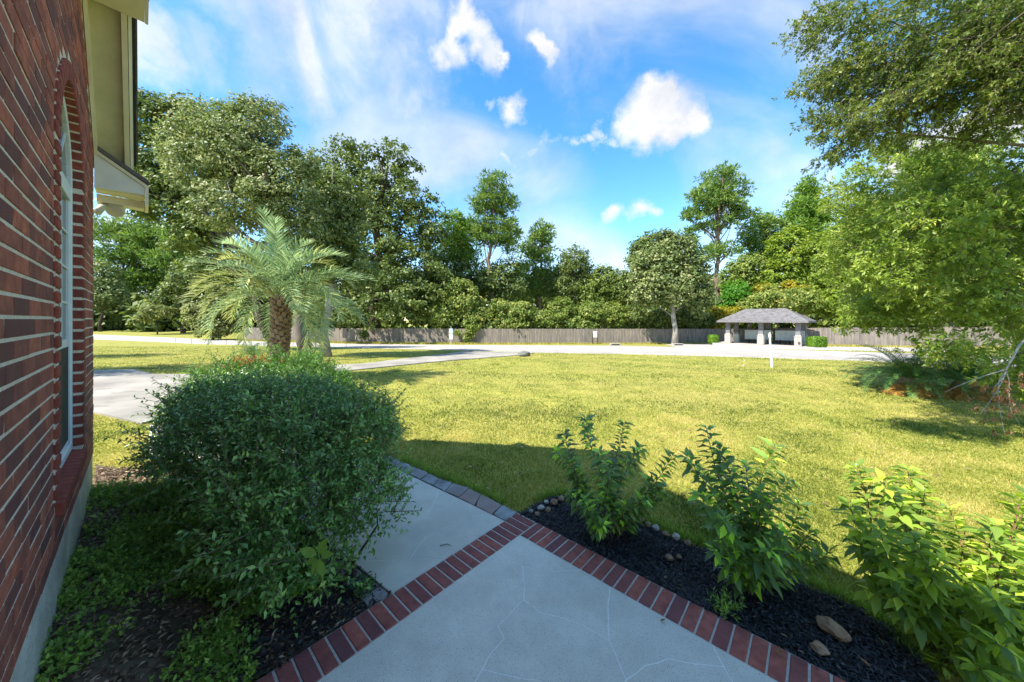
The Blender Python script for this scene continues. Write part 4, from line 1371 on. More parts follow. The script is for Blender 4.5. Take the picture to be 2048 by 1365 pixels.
# ==================================================================== SIGNS, POST, SMALL STREET THINGS
base = G(898, 690.3) + Vector((0, 1.2, 0)); base.z = fz(base.y)
sg = empty('street_sign', base, 'tall narrow sign with pale blue panel over white panel on thin post before fence', 'sign')
mb = MB(); mb.cbox(base - Vector((0, 0, .1)), .05, .04, 2.2); mb.build('post', M['steel'], sg)
s = base.y / F
for py0, py1, m_, nm in ((657.5, 667.5, 'sign_blue', 'sign_panel'), (669, 679, 'white', 'sign_panel')):
    z1, z0 = (CY - py0) * s, (CY - py1) * s
    mb = MB(); mb.box((base.x - .2, base.y - .05, z0), (.4, 0, 0), (0, .02, 0), (0, 0, z1 - z0)); pnl = mb.build(nm, M[m_], sg)
    mk = MB()
    if m_ == 'white':
        mk.box((base.x - .1, base.y - .054, z0 + .12), (.2, 0, 0), (0, .003, 0), (0, 0, .05)); mk.box((base.x - .04, base.y - .054, z0 + .24), (.08, 0, 0), (0, .003, 0), (0, 0, .16)); mk.build('marking', M['stucco'], pnl)
    else:
        for j in range(3):
            mk.box((base.x - .13, base.y - .054, z0 + .12 + j * .16), (.26, 0, 0), (0, .003, 0), (0, 0, .05))
        mk.build('marking', M['white'], pnl)

bl_, br_ = G(1185, 688.5), G(1195, 688.5)
sg = empty('notice_board', (bl_ + br_) / 2, 'white notice board held between two dark posts before the fence', 'sign')
for q in (bl_, br_):
    mb = MB(); mb.cbox(q - Vector((0, 0, .1)), .11, .11, 1.45); mb.build('post', M['bark_dark'], sg)
s = bl_.y / F
mb = MB(); mb.box((bl_.x + .06, bl_.y - .03, (CY - 675) * s), (br_.x - bl_.x - .12, 0, 0), (0, .03, 0), (0, 0, 12 * s)); pnl = mb.build('board', M['white'], sg)
mk = MB()
mk.box((bl_.x + .2, bl_.y - .034, (CY - 666) * s), (.12, 0, 0), (0, .003, 0), (0, 0, .06))
for j in range(3):
    mk.box((bl_.x + .12, bl_.y - .034, (CY - 668.5 - j * 2) * s), (.32, 0, 0), (0, .003, 0), (0, 0, .05))
mk.build('lettering', M['steel'], pnl)

b0 = G(1544, 733)
wp = empty('white_post', b0, 'slim white post with a wider cap standing alone on the lawn', 'post')
s = b0.y / F
mb = MB(); t = Vector((b0.x - 4 * s, b0.y, (CY - 676) * s))
mb.tube([b0 - Vector((0, 0, .1)), b0 + Vector((-.02, 0, .4)), b0.lerp(t, .7), t], [.042, .040, .034, .030], 4); mb.build('shaft', M['white'], wp)
mb = MB(); mb.tube([t, t + Vector((0, 0, .01)), t + Vector((-.01, 0, .12)), t + Vector((-.01, 0, .20))], [.030, .045, .045, .018], 8); mb.build('cap', M['white'], wp)


def rock(c, r, mat, label, group=None, name='rock', flat=.7, seed=0, sub=2, cat='rock', stretch=(1, 1)):
    bm = bmesh.new(); bmesh.ops.create_icosphere(bm, subdivisions=sub, radius=1)
    for v_ in bm.verts:
        n_ = v_.co.copy()
        k_ = 1 + .42 * mnoise.noise(n_ * 1.3 + Vector((seed * 7.1, seed * 3.3, 0))) + .12 * mnoise.noise(n_ * 3.7 + Vector((seed, 0, 5)))
        v_.co = Vector((n_.x * k_ * r * stretch[0], n_.y * k_ * r * stretch[1], n_.z * k_ * r * flat))
    me = bpy.data.meshes.new(name); bm.to_mesh(me); bm.free()
    me.materials.append(mat)
    o = add_obj(name, me, None, Vector(c) + Vector((0, 0, r * flat * .45)), (0, 0, seed * 1.3))
    if label: props(o, label, cat, group)
    return o


rock(G(1048, 712), .34, M['rock_grey'], 'grey boulder at the corner where the driveway meets the road', None, 'boulder', .55, 3, stretch=(1.25, .8))
rock(G(1063, 707), .07, M['rock_pale'], 'small pale stone right of the grey driveway boulder', None, 'rock', .7, 4, stretch=(1, 1))
for p, l in (((1490, 722), 'small white stone on the dry lawn, the farther of two'), ((1487, 731.5), 'small white stone on the dry lawn, the nearer of two')):
    rock(G(*p), .045, M['rock_pale'], l, 'white stones on the lawn', 'rock', .6, p[0], 1)
for p, l in (((1232, 691.5), 'black storm drain mouth in the kerb near the notice board'), ((1358, 692), 'black storm drain mouth in the kerb near the oak')):
    q = G(*p); q.y += .1
    e = empty('storm_drain', q, l, 'drain', 'storm drains in the kerb')
    mb = MB(); mb.box(q + Vector((-.55, 0, .0)), (1.1, 0, 0), (0, .5, 0), (0, 0, .20)); mb.build('concrete_top', M['concrete_road'], e)
    mb = MB(); mb.box(q + Vector((-.42, -.012, .05)), (.84, 0, 0), (0, .01, 0), (0, 0, .11)); mb.build('opening', M['dark'], e)

# stone marker on the far left lawn
q = G(232, 657)
rock(q + Vector((0, 1, 0)), 1.25, M['rock_grey'], 'dark mossy boulder on the far left lawn beyond the road', None, 'boulder', .75, 5, stretch=(1.3, .8))
rock(q + Vector((-2.2, .3, 0)), .75, M['rock'], 'tan stone block left of the dark boulder on the far lawn', None, 'boulder', 1.2, 6, stretch=(.7, .7))
rock(q + Vector((-.2, -.2, 0)), .55, M['rock_pale'], 'pale yellowish stone in front of the dark far lawn boulder', None, 'boulder', .8, 8)
rock(q + Vector((2.6, .2, 0)), .6, M['rock_grey'], 'low grey stone right of the dark boulder on the far lawn', None, 'boulder', .8, 9, stretch=(1.2, .8))
mb = MB(); mb.box(q + Vector((.5, -.5, .25)), (1.1, 0, 0), (0, .06, .0), (0, .05, .75)); o = mb.build('stone_plaque', M['white'])
props(o, 'small white plaque leaning on the dark boulder of the far lawn', 'plaque')
# ==================================================================== BEDS: MULCH, GROUND COVER, ROCKS
bed_r = gl((1050, 1022), (1075, 1003), (1110, 990), (1150, 990), (1215, 1012), (1290, 1045), (1380, 1085), (1480, 1120), (1600, 1165), (1700, 1205), (1800, 1268), (1870, 1345), (1930, 1440))
bed_r = bed_r + [tuple((AX * uu + AV * (vc - .01))[:2]) for uu in (-1.4, uc + 0.0)]


def bed_sheet(name, poly, mat, z, kind='structure'):
    bm = bmesh.new(); bm.faces.new([bm.verts.new((p[0], p[1], 0)) for p in poly])
    bmesh.ops.triangulate(bm, faces=bm.faces[:])
    for _ in range(4):
        bmesh.ops.subdivide_edges(bm, edges=[e for e in bm.edges if e.calc_length() > .12], cuts=1)
        bmesh.ops.triangulate(bm, faces=[f for f in bm.faces if len(f.verts) > 3])
    for v_ in bm.verts:
        v_.co.z = z(v_.co.x, v_.co.y)
    bmesh.ops.recalc_face_normals(bm, faces=bm.faces[:])
    if sum(f.normal.z for f in bm.faces) < 0: bmesh.ops.reverse_faces(bm, faces=bm.faces[:])
    me = bpy.data.meshes.new(name); bm.to_mesh(me); bm.free(); me.materials.append(mat)
    for p in me.polygons: p.use_smooth = True
    return props(add_obj(name, me), kind=kind)


def zr(x, y):
    return ZP - .018 + .02 * mnoise.noise(Vector((x * 4, y * 4, 0)))


bed_sheet('garden_bed', bed_r, M['soil'], zr)


def wall_v(x, y): return x * AV.x + y * AV.y


def zl(x, y):
    v_ = wall_v(x, y); u_ = x * AX.x + y * AX.y
    t_ = max(0.0, min(1.0, (v_ - VW) / 1.1))
    s_ = max(0.0, min(1.0, (u_ - uc) / .5)) if u_ > 1.2 else 1.0
    edge = max(0.0, min(1.0, (u_ - uc) / .35))
    fade = max(0.0, min(1.0, (5.3 - y) / 1.0))
    return ZP - .02 + (.22 * (1 - t_) * (.45 + .55 * edge)) * fade + .02 * mnoise.noise(Vector((x * 3, y * 3, 2)))


bed_l = [tuple((AX * a_ + AV * b_)[:2]) for a_, b_ in ((uc, VW + .0), (uc, gp(700, 1240).dot(AV) + .0))]
bed_l = [tuple((AX * (uc + .002) + AV * VW)[:2]), tuple(e_l)] + [p for p in gl(*plf[1:5])] + [gp(310, 955)[:2], gp(240, 972)[:2], gp(190, 968)[:2]] + [tuple((AX * UC + AV * VW)[:2])]
bed_sheet('garden_soil', bed_l, M['soil_brown'], zl)


def scatter_poly(poly, n):
    x0, x1 = min(p[0] for p in poly), max(p[0] for p in poly); y0, y1 = min(p[1] for p in poly), max(p[1] for p in poly)
    x = rng.uniform(x0, x1, n * 3); y = rng.uniform(y0, y1, n * 3)
    k = pt_in_poly(x, y, poly); x, y = x[k][:n], y[k][:n]
    return x, y


def chips(name, poly, n, zf, mat, ln=.035, wd=.006, up=.25, zr_=.02, label=None, cat=None):
    x, y = scatter_poly(poly, n); m = len(x)
    z_ = np.array([zf(a, b) for a, b in zip(x, y)]) + rng.random(m) * zr_
    pos = np.stack([x, y, z_], 1)
    d = rnd_unit(m); d[:, 2] = np.abs(d[:, 2]) * up
    nr = unit(rnd_unit(m) * .6 + np.array([0, 0, 1]))
    L_ = ln * (.4 + 1.0 * rng.random(m))
    tint = rng.random(m) ** 1.5
    v_, f_, t_ = leaves(pos, d, nr, L_, wd * (.6 + rng.random(m)), .6, tint, .2)
    o = add_obj(name, mesh_np(name, v_, f_, mat, t_))
    return props(o, label, cat, kind='stuff')


chips('mulch', bed_r, 26000, zr, M['mulch'], .032, .008, label='black shredded bark mulch in the right hand bed beside the brick border', cat='mulch')
near_l = [tuple((AX * (uc + .0) + AV * VW)[:2])] + [tuple((AX * (uc + .0) + AV * (gp(785, 1187).dot(AV)))[:2])] + gl((700, 1119), (640, 1075), (520, 1010)) + [tuple((AX * 2.6 + AV * .55)[:2]), tuple((AX * 1.9 + AV * .2)[:2])]
chips('mulch', near_l, 9000, lambda a, b: zl(a, b) + .0, M['mulch'], .032, .008, label='black mulch under the hedge along the left brick border', cat='mulch')
chips('leaf_litter', bed_l, 9000, zl, M['f_litter'], .036, .012, .15, .02, 'brown fallen leaves on the soil between the wall and the hedge', 'leaf litter')
# green ground cover between wall and hedge
x, y = scatter_poly(bed_l, 9000)
x2, y2 = x, y
u_ = x2 * AX.x + y2 * AX.y; v_ = x2 * AV.x + y2 * AV.y
dens = np.array([mnoise.noise(Vector((a * 2.6, b * 2.6, 7))) for a, b in zip(x2, y2)])
keep = (dens + rng.random(len(x2)) * .5 > .22) & (u_ < 4.7) & ((v_ < .55 + .1 * u_) | (u_ > 5)) & ~((u_ < uc + .35) & (v_ > .35)) 
x2, y2 = x2[keep], y2[keep]
pos = np.stack([x2, y2, np.array([zl(a, b) for a, b in zip(x2, y2)])], 1)
dd = rnd_unit(len(pos)); dd[:, 2] = np.abs(dd[:, 2]) + .5
lv, tw = sprigs(pos, dd, .05 + .05 * rng.random(len(pos)), 7, .026, .55, .4, droop=.2, spread=1.1)
o = add_obj('ground_cover', mesh_np('ground_cover', lv[0], lv[1], M['f_weed'], lv[2])); props(o, 'low green weeds and ground cover between the brick wall and hedge', 'ground cover', kind='stuff')

# rocks
R_ = M['rock']; RP = M['rock_pale']
rock(gp(1663, 1262), .055, R_, 'largest tan rock lying on the black mulch near the right corner', None, 'rock', .6, 11, 3, stretch=(1.25, .9))
rock(gp(1640, 1302), .036, R_, 'smaller tan rock on the black mulch just below the largest', None, 'rock', .7, 12, 3)
rock(gp(1339, 1118), .026, R_, 'small tan rock on the mulch between the first two bushes', None, 'rock', .7, 13)
rock(gp(1358, 1115), .018, R_, 'tiny tan rock right beside another on the mulch between bushes', None, 'rock', .7, 14)
border_px = [(1082, 1018, .03, 1, 'pale round rock at the tip of the mulch bed by the brick corner'), (1096, 1022, .026, 0, 'tan rock right of the pale one at the mulch bed tip'),
             (1075, 1030, .024, 0, 'small brown rock below the pale one at the mulch bed tip'), (1108, 1007, .035, 0, 'brown rock behind the pale one at the mulch bed tip'),
             (1093, 1006, .022, 1, 'little grey rock left of the brown one at the mulch bed tip'), (1122, 1000, .030, 0, 'dark tan rock at the far end of the bed tip'),
             (1280, 1040, .030, 0, 'tan edging rock right of the first bush beside the grass'), (1297, 1052, .026, 0, 'tan edging rock between the first two bushes, middle of its row'),
             (1312, 1058, .028, 1, 'pale edging rock between the first two bushes beside the grass'), (1332, 1070, .024, 0, 'brown edging rock left of the second bush beside the grass'),
             (1352, 1076, .028, 1, 'pale edging rock nearest the second bush beside the grass'), (1375, 1088, .026, 0, 'tan edging rock at the foot of the second bush'),
             (1062, 1024, .02, 1, 'tiny pale rock next to the border corner brick')]
for i, (a_, b_, r_, w_, l_) in enumerate(border_px):
    rock(gp(a_, b_), r_, RP if w_ else R_, l_, 'rocks edging the mulch bed', 'rock', .75, 20 + i, 2)

# fallen dry leaves
dl = [(1320, 1245, .022, 'single brown dry leaf lying on the porch slab'), (1560, 1322, .03, 'orange brown dry leaf at the edge of the brick border'), (1742, 1345, .03, 'reddish dry leaf on the mulch near the bottom edge'),
      (566, 1285, .03, 'tan dry leaf on the mulch under the hedge'), (1333, 1160, .025, 'orange dry leaf on the mulch beside the brick border'), (1560, 1275, .026, 'rusty dry leaf on mulch beside the border bricks')]
for i, (a_, b_, r_, l_) in enumerate(dl):
    p = gp(a_, b_); on = i == 0
    v_, f_, t_ = leaves(np.array([[0, 0, 0.004]]), np.array([[math.cos(i), math.sin(i), .15]]), np.array([[.1, .2, 1.]]), r_ * 1.6, r_ * .8, .6, np.array([.3 + .1 * i]), -.3)
    o = add_obj('dry_leaf', mesh_np('dry_leaf', v_, f_, M['dry_leaf'], t_), None, (p.x, p.y, ZP + (.003 if on else .018)))
    props(o, l_, 'leaf')
tw_ = MB(); p = gp(893, 1093); tw_.tube([p + Vector((-.05, .0, .005)), p + Vector((0, .008, .012)), p + Vector((.04, .0, .005))], [.003, .003, .001], 5)
o = tw_.build('twig', M['bark_dark'], None); props(o, 'short dark twig lying on the pale path', 'twig')

# ==================================================================== GRASS
hard = [road_far + road_near, drive_poly, path_out, [tuple((AX * a_ + AV * b_)[:2]) for a_, b_ in ((uc, -.1), (uc, vc), (-2.6, vc), (-2.6, -.1))], bed_r, bed_l,
        [tuple((AX * a_ + AV * b_)[:2]) for a_, b_ in ((UC, VW), (-3, VW), (-3, -8), (UC, -8))]] 
edge_poly = [tuple(p[:2]) for p in edge_in + edge_out[::-1]]


def grass_band(name, y0, y1, n, h, w, cap_x=2.2):
    y = y0 * (y1 / y0) ** rng.random(n)
    x = (rng.random(n) * 2 - 1) * cap_x * y
    k = np.ones(n, bool)
    for poly in hard + [edge_poly]:
        k &= ~pt_in_poly(x, y, poly)
    x, y = x[k], y[k]; m = len(x)
    z_ = np.interp(y, [t[0] for t in TERR], [t[1] for t in TERR]) - .036
    pos = np.stack([x, y, z_], 1)
    d = rng.normal(size=(m, 3)) * .55; d[:, 2] = .55 + rng.random(m) * .5
    d = unit(d)
    big = np.array([mnoise.noise(Vector((a * .55, b * .55, 3))) + .6 * mnoise.noise(Vector((a * 2.1, b * 2.1, 9))) for a, b in zip(x[::1], y[::1])])
    tint = np.clip(.48 + big * .85 + (rng.random(m) - .5) * .8, 0, 1)
    ln = h * (.6 + .7 * rng.random(m)) * (1 + .25 * (big < -.25)); ww = w * (y / y0) ** .85
    side = unit(np.cross(d, rnd_unit(m)))
    v_ = np.stack([pos - side * ww[:, None], pos + side * ww[:, None], pos + d * ln[:, None]], 1).reshape(-1, 3)
    f_ = np.arange(m * 3).reshape(-1, 3)
    return v_, f_, tint


v1, f1, t1 = grass_band('g', 1.35, 6.5, 400000, .036, .0016)
v2, f2, t2 = grass_band('g', 6.5, 34, 250000, .040, .0058)
v_ = np.concatenate([v1, v2]); f_ = np.concatenate([f1, f2 + len(v1)]); t_ = np.concatenate([t1, t2])
lawn = add_obj('lawn_grass', mesh_np('lawn_grass', v_, f_, M['grass'], t_)); props(lawn, 'short sunlit yellow green lawn grass', 'grass', kind='stuff')
n_ = 520
y = 3.0 * (22 / 3.0) ** rng.random(n_); x = (rng.random(n_) * 2 - 1) * 1.7 * y; kk = np.ones(n_, bool)
for poly in hard + [edge_poly]: kk &= ~pt_in_poly(x, y, poly)
x, y = x[kk], y[kk]; pos = np.stack([x, y, np.interp(y, [t[0] for t in TERR], [t[1] for t in TERR]) - .005], 1)
lv = leaves(pos, rnd_unit(len(x)) * np.array([1, 1, .2]), rnd_unit(len(x)) * .4 + np.array([0, 0, 1]), .03 + .035 * rng.random(len(x)), .018 + .02 * rng.random(len(x)), .5)
props(add_obj('fallen_leaves', mesh_np('fallen_leaves', lv[0], lv[1], M['f_litter'], lv[2])), 'scattered small brown fallen leaves on the lawn', 'leaves', kind='stuff')
# longer tufts by the edging and the bed
xs_, ys_ = [], []
for line in (gl((1005, 1008), (960, 985), (905, 962), (860, 945), (800, 918)), gl((1075, 1000), (1120, 985), (1215, 1008), (1290, 1040), (1380, 1078), (1480, 1112), (1600, 1158), (1700, 1198), (1800, 1260), (1870, 1340))):
    for a_, b_ in zip(line, line[1:]):
        n_ = int(math.hypot(a_[0] - b_[0], a_[1] - b_[1]) * 900)
        t_ = rng.random(n_); xs_.append(a_[0] + (b_[0] - a_[0]) * t_ + rng.normal(size=n_) * .03); ys_.append(a_[1] + (b_[1] - a_[1]) * t_ + .02 + np.abs(rng.normal(size=n_)) * .04)
x = np.concatenate(xs_); y = np.concatenate(ys_); m = len(x)
pos = np.stack([x, y, np.full(m, ZP - .036)], 1); d = rng.normal(size=(m, 3)) * .4; d[:, 2] = .9; d = unit(d)
side = unit(np.cross(d, rnd_unit(m))) * .0022; ln = (.06 + .05 * rng.random(m))[:, None]
v_ = np.stack([pos - side, pos + side, pos + d * ln], 1).reshape(-1, 3)
o = add_obj('tall_grass', mesh_np('tall_grass', v_, np.arange(m * 3).reshape(-1, 3), M['f_weed'], rng.random(m))); props(o, 'longer green grass along the edging stones and mulch bed', 'grass', kind='stuff')
# ==================================================================== HEDGE AND FRONT SHRUBS
def hedge_points(blobs, n, floor):
    vol = np.array([b[3] * b[4] + b[3] * b[5] for b in blobs]); vol /= vol.sum()
    k = rng.choice(len(blobs), n, p=vol); B = np.array(blobs)[k]; u = rnd_unit(n); u[:, 2] = np.where(u[:, 2] < -.35, -u[:, 2], u[:, 2])
    r = .76 + .40 * rng.random(n) ** 1.5
    p = B[:, :3] + u * B[:, 3:6] * r[:, None]
    inside = np.zeros(n, bool)
    for j, b in enumerate(blobs):
        q = (p - np.array(b[:3])) / np.array(b[3:6]); inside |= ((q ** 2).sum(1) < .62) & (k != j)
    cl = np.array([mnoise.noise(Vector((a * 3.2, b * 3.2, c_ * 3.2))) for a, b, c_ in p])
    p = p + u * (cl * .10)[:, None]
    ok = ~inside & (p[:, 2] > floor) & (cl + rng.random(n) * .45 > .02)
    return p[ok], u[ok]


def shrub_mass(name, label, cat, blobs, n, leafm, leaf, wide, ln, nleaf, floor, long_n=60, twigm='twig', stems=10, fold=.4):
    base = Vector((np.mean([b[0] for b in blobs]), np.mean([b[1] for b in blobs]), floor))
    e = empty(name, base, label, cat)
    p, u = hedge_points(blobs, n, floor + .03)
    d = unit(u * .7 + rnd_unit(len(p)) * .75 + np.array([0, 0, .35]))
    L_ = ln * (.6 + .8 * rng.random(len(p)))
    t0_ = np.clip(.5 + 1.1 * np.array([mnoise.noise(Vector((a * 5, b * 5, c_ * 5 + 3))) for a, b, c_ in p]), 0, 1)
    lv, tw = sprigs(p - d * (L_ * .4)[:, None], d, L_, nleaf, leaf, wide, fold, tint0=t0_)
    # inner leaves, sparser
    p2, u2, r2 = in_blobs(blobs, int(n / 1.7), .8); ok = p2[:, 2] > floor + .05; p2 = p2[ok]
    lv2, tw2 = sprigs(p2, unit(rnd_unit(len(p2)) + np.array([0, 0, .4])), np.full(len(p2), ln), nleaf // 2 + 1, leaf, wide, fold)
    # long whips
    p3, u3 = hedge_points(blobs, long_n * 2, floor + .25); p3, u3 = p3[:long_n], u3[:long_n]
    d3 = unit(u3 * .8 + rnd_unit(len(p3)) * .6 + np.array([0, 0, .35]))
    lv3, tw3 = sprigs(p3 - d3 * .1, d3, .22 + .2 * rng.random(len(p3)), 14, leaf, wide, fold, spread=1.2)
    V_, F_, T_ = [], [], []; o_ = 0
    for a in (lv, lv2, lv3):
        V_.append(a[0]); F_.append(a[1] + o_); T_.append(a[2]); o_ += len(a[0])
    add_obj('foliage', mesh_np('foliage', np.concatenate(V_), np.concatenate(F_), M[leafm], np.concatenate(T_)), e)
    V_, F_ = [], []; o_ = 0
    for a in (tw, tw3):
        V_.append(a[0]); F_.append(a[1] + o_); o_ += len(a[0])
    add_obj('twigs' if False else 'twig', mesh_np('twig', np.concatenate(V_), np.concatenate(F_), M[twigm]), e)
    mb = MB()
    for _ in range(stems):
        b = blobs[random.randrange(len(blobs))]
        s = Vector((b[0] + random.uniform(-.3, .3) * b[3], b[1] + random.uniform(-.3, .3) * b[4], floor - .05))
        t = Vector((b[0] + random.uniform(-.8, .8) * b[3], b[1] + random.uniform(-.8, .8) * b[4], b[2] + random.uniform(.2, .8) * b[5]))
        mb.tube(bent(s, t, .12, 5), [.012, .010, .008, .006, .003], 5, cap=False)
    props(mb.build('stem', M['bark_dark'], e, smooth=True), kind='stuff')
    return e


HB = [(-2.95, 3.5, -1.25, .5, .5, .42), (-2.6, 3.8, -1.1, .5, .5, .4), (-1.52, 2.32, -1.18, .46, .42, .45), (-2.05, 2.80, -1.10, .62, .60, .48), (-2.60, 3.25, -1.12, .62, .60, .46), (-1.75, 3.05, -1.08, .55, .55, .42), (-3.15, 3.75, -1.16, .60, .60, .46),
      (-1.30, 2.05, -1.40, .38, .26, .28), (-1.15, 2.45, -.98, .28, .28, .24), (-1.30, 2.75, -.92, .30, .30, .22), (-1.75, 2.45, -.82, .28, .28, .20), (-2.3, 2.75, -.84, .28, .30, .20),
      (-2.95, 3.3, -.86, .30, .30, .20), (-2.1, 3.3, -.84, .36, .3, .18), (-1.0, 2.25, -1.25, .24, .24, .26), (-1.6, 2.05, -1.2, .3, .25, .26)]
shrub_mass('hedge', 'large loose dark green small leaved hedge bush beside the path and brick wall', 'hedge', HB, 7600, 'f_hedge', .038, .46, .17, 11, -1.66, 480)
HB2 = [(-3.3, 5.0, -1.15, .75, .6, .52), (-4.25, 5.1, -1.15, .6, .5, .50), (-2.7, 4.75, -1.2, .55, .5, .46), (-3.7, 5.6, -1.1, .7, .5, .5)]
sh2 = shrub_mass('shrub', 'brighter green feathery shrub behind the dark hedge, in front of palm', 'shrub', HB2, 2400, 'f_hedge2', .055, .26, .2, 12, -1.68, 40)
# red tipped leaves
pp = np.array([list(P(655 + rng.normal() * 12, 722 + rng.normal() * 5, 5.6)) for _ in range(0)]) if False else np.array([[P(500 + rng.normal() * 16, 719 + abs(rng.normal()) * 7, 5.0 + rng.normal() * .1)[i] for i in range(3)] for _ in range(40)])
lv, tw = sprigs(pp, unit(rnd_unit(len(pp)) + np.array([0, 0, .6])), np.full(len(pp), .08), 6, .035, .3, .3)
m_red = mat_leaf('f_red', [(0, (0.35, 0.05, 0.02)), (1, (0.6, 0.16, 0.05))], .3)
add_obj('red_leaves', mesh_np('red_leaves', lv[0], lv[1], m_red, lv[2]), sh2)['label'] = 'orange red leaf tips on the green shrub'


# large single leaves: one leaf mesh per kind, shared
def leaf_mesh(name, mat, ln, wd, tint, curve=.35, fold=.35, n=5):
    v, f = [], []
    for i in range(n + 1):
        t = i / n; w = math.sin(math.pi * min(1, t ** .85)) * wd / 2 if 0 < i < n else .0006
        y = ln * t; z_ = -curve * ln * t * t + .04 * ln * math.sin(t * 9)
        v += [(-w, y, z_ + fold * w), (0, y, z_), (w, y, z_ + fold * w)]
    f = []
    for i in range(n):
        b = i * 3
        f += [(b, b + 1, b + 4, b + 3), (b + 1, b + 2, b + 5, b + 4)]
    me = bpy.data.meshes.new(name); me.from_pydata(v, [], f)
    a = me.attributes.new('tint', 'FLOAT', 'FACE'); a.data.foreach_set('value', np.full(len(f), tint, dtype=np.float32))
    me.materials.append(mat)
    for p in me.polygons: p.use_smooth = True
    return me


def leafy_bush(name, label, base, stems, leafm, L, W, seed, tip_bright=.25, maxleaf=290, group=None, twigm='twig_red', droop=.5):
    """stems: list of end points (world); leaves in opposite pairs along each stem"""
    random.seed(seed)
    e = empty(name, base, label, 'shrub', group)
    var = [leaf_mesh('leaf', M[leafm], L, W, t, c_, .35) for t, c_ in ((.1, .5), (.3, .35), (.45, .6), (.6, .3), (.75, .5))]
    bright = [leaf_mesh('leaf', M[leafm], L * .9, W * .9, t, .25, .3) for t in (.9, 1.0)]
    mb = MB(); spots = []
    for end, r0 in stems:
        end = Vector(end)
        q = bent(base + Vector((random.uniform(-.05, .05), random.uniform(-.05, .05), -.03)), end, .07, 7)
        mb = MB(); mb.tube(q, [r0 * (1 - .75 * k / 6) for k in range(7)], 6); mb.build('stem', M[twigm], e, smooth=True)
        Ls = (end - base).length; n = max(5, int(Ls / .022))
        ph = random.random() * 6
        for i in range(n):
            t = .22 + .78 * (i + .5) / n
            k = t * 6; k0 = min(5, int(k)); p = q[k0].lerp(q[k0 + 1], k - k0); d = (q[k0 + 1] - q[k0]).normalized()
            for s_ in (0, 1):
                spots.append((p, d, ph + i * 1.9 + s_ * math.pi, t))
        for s_ in range(4):
            spots.append((q[-1], (q[-1] - q[-2]).normalized(), s_ * 1.57 + ph, 1.05))
    if len(spots) > maxleaf:
        random.shuffle(spots); extra = spots[maxleaf:]; spots = spots[:maxleaf]
        pp_, dd_, nn_ = [], [], []
        for p, d, ph, t in extra:
            a = d.cross(Vector((.3, .5, .8))).normalized(); b = d.cross(a); out = (a * math.cos(ph) + b * math.sin(ph))
            pp_.append(p + out * .006); dd_.append(out * .9 + d * .4 - Vector((0, 0, droop * .25))); nn_.append(Vector((0, 0, 1)) + out * .2)
        lv = leaves(np.array(pp_), np.array(dd_), np.array(nn_) + rng.normal(size=(len(pp_), 3)) * .2, L * rng.uniform(.6, 1.0, len(pp_)), W * .9, .4, rng.random(len(pp_)), .5)
        props(add_obj('inner_leaves', mesh_np('inner_leaves', lv[0], lv[1], M[leafm], lv[2]), e), kind='stuff')
    for p, d, ph, t in spots:
        a = d.cross(Vector((.3, .5, .8))).normalized(); b = d.cross(a)
        out = (a * math.cos(ph) + b * math.sin(ph))
        y = (out * .9 + d * (.45 if t < 1 else .9) + Vector((0, 0, -droop * .25))).normalized()
        zz = (Vector((0, 0, 1)) + out * .2 + Vector((random.uniform(-.35, .35), random.uniform(-.35, .35), 0))); x = y.cross(zz).normalized(); zz = x.cross(y)
        m = Matrix((x, y, zz)).transposed()
        s_ = random.uniform(.65, 1.15) * (.75 if t > 1 else 1)
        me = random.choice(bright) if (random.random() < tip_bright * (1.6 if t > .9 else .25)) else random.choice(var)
        o = add_obj('leaf', me, None, p + y * .006, m.to_euler(), (s_, s_, s_))
        o.parent = e; o.matrix_parent_inverse = wmat(e).inverted()
    return e


def fan(base_px, base_py, tips, lift=0.0):
    b = gp(base_px, base_py)
    out = []
    for px, py, dy, r in tips:
        out.append((P(px, py, b.y + dy), r))
    return b, out


b, st = fan(1212, 1072, [(1172, 838, .05, .006), (1128, 868, .0, .005), (1112, 905, .1, .005), (1248, 848, .1, .006), (1280, 895, -.05, .005), (1345, 912, .15, .006), (1200, 905, -.1, .005), (1150, 940, .1, .005),
                          (1230, 930, .0, .005), (1300, 960, .1, .005), (1170, 1000, -.15, .004), (1285, 1000, -.1, .004), (1205, 1050, -.22, .003), (1250, 1010, .12, .004), (1325, 985, .05, .004), (1140, 990, .08, .004)])
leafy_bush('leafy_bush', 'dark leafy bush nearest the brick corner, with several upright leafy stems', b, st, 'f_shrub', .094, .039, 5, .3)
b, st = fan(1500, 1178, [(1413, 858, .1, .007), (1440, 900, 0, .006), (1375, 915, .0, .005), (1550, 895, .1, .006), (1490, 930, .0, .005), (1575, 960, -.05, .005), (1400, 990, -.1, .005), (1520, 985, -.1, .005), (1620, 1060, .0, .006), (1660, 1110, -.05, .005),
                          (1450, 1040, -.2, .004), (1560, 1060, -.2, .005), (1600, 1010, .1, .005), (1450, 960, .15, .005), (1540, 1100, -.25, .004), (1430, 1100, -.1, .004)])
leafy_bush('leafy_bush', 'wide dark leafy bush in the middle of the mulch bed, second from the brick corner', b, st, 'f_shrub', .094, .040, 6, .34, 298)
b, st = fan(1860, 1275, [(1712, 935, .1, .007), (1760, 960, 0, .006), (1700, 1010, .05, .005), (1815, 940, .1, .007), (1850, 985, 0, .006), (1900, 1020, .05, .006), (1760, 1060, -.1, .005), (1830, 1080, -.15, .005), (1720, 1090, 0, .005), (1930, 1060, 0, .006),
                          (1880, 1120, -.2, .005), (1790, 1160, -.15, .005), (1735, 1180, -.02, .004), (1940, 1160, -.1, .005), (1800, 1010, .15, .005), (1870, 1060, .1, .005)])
leafy_bush('leafy_bush', 'yellow green sunlit leafy bush at the right, third from the brick corner', b, st, 'f_shrub_y', .095, .041, 8, .35, 295)
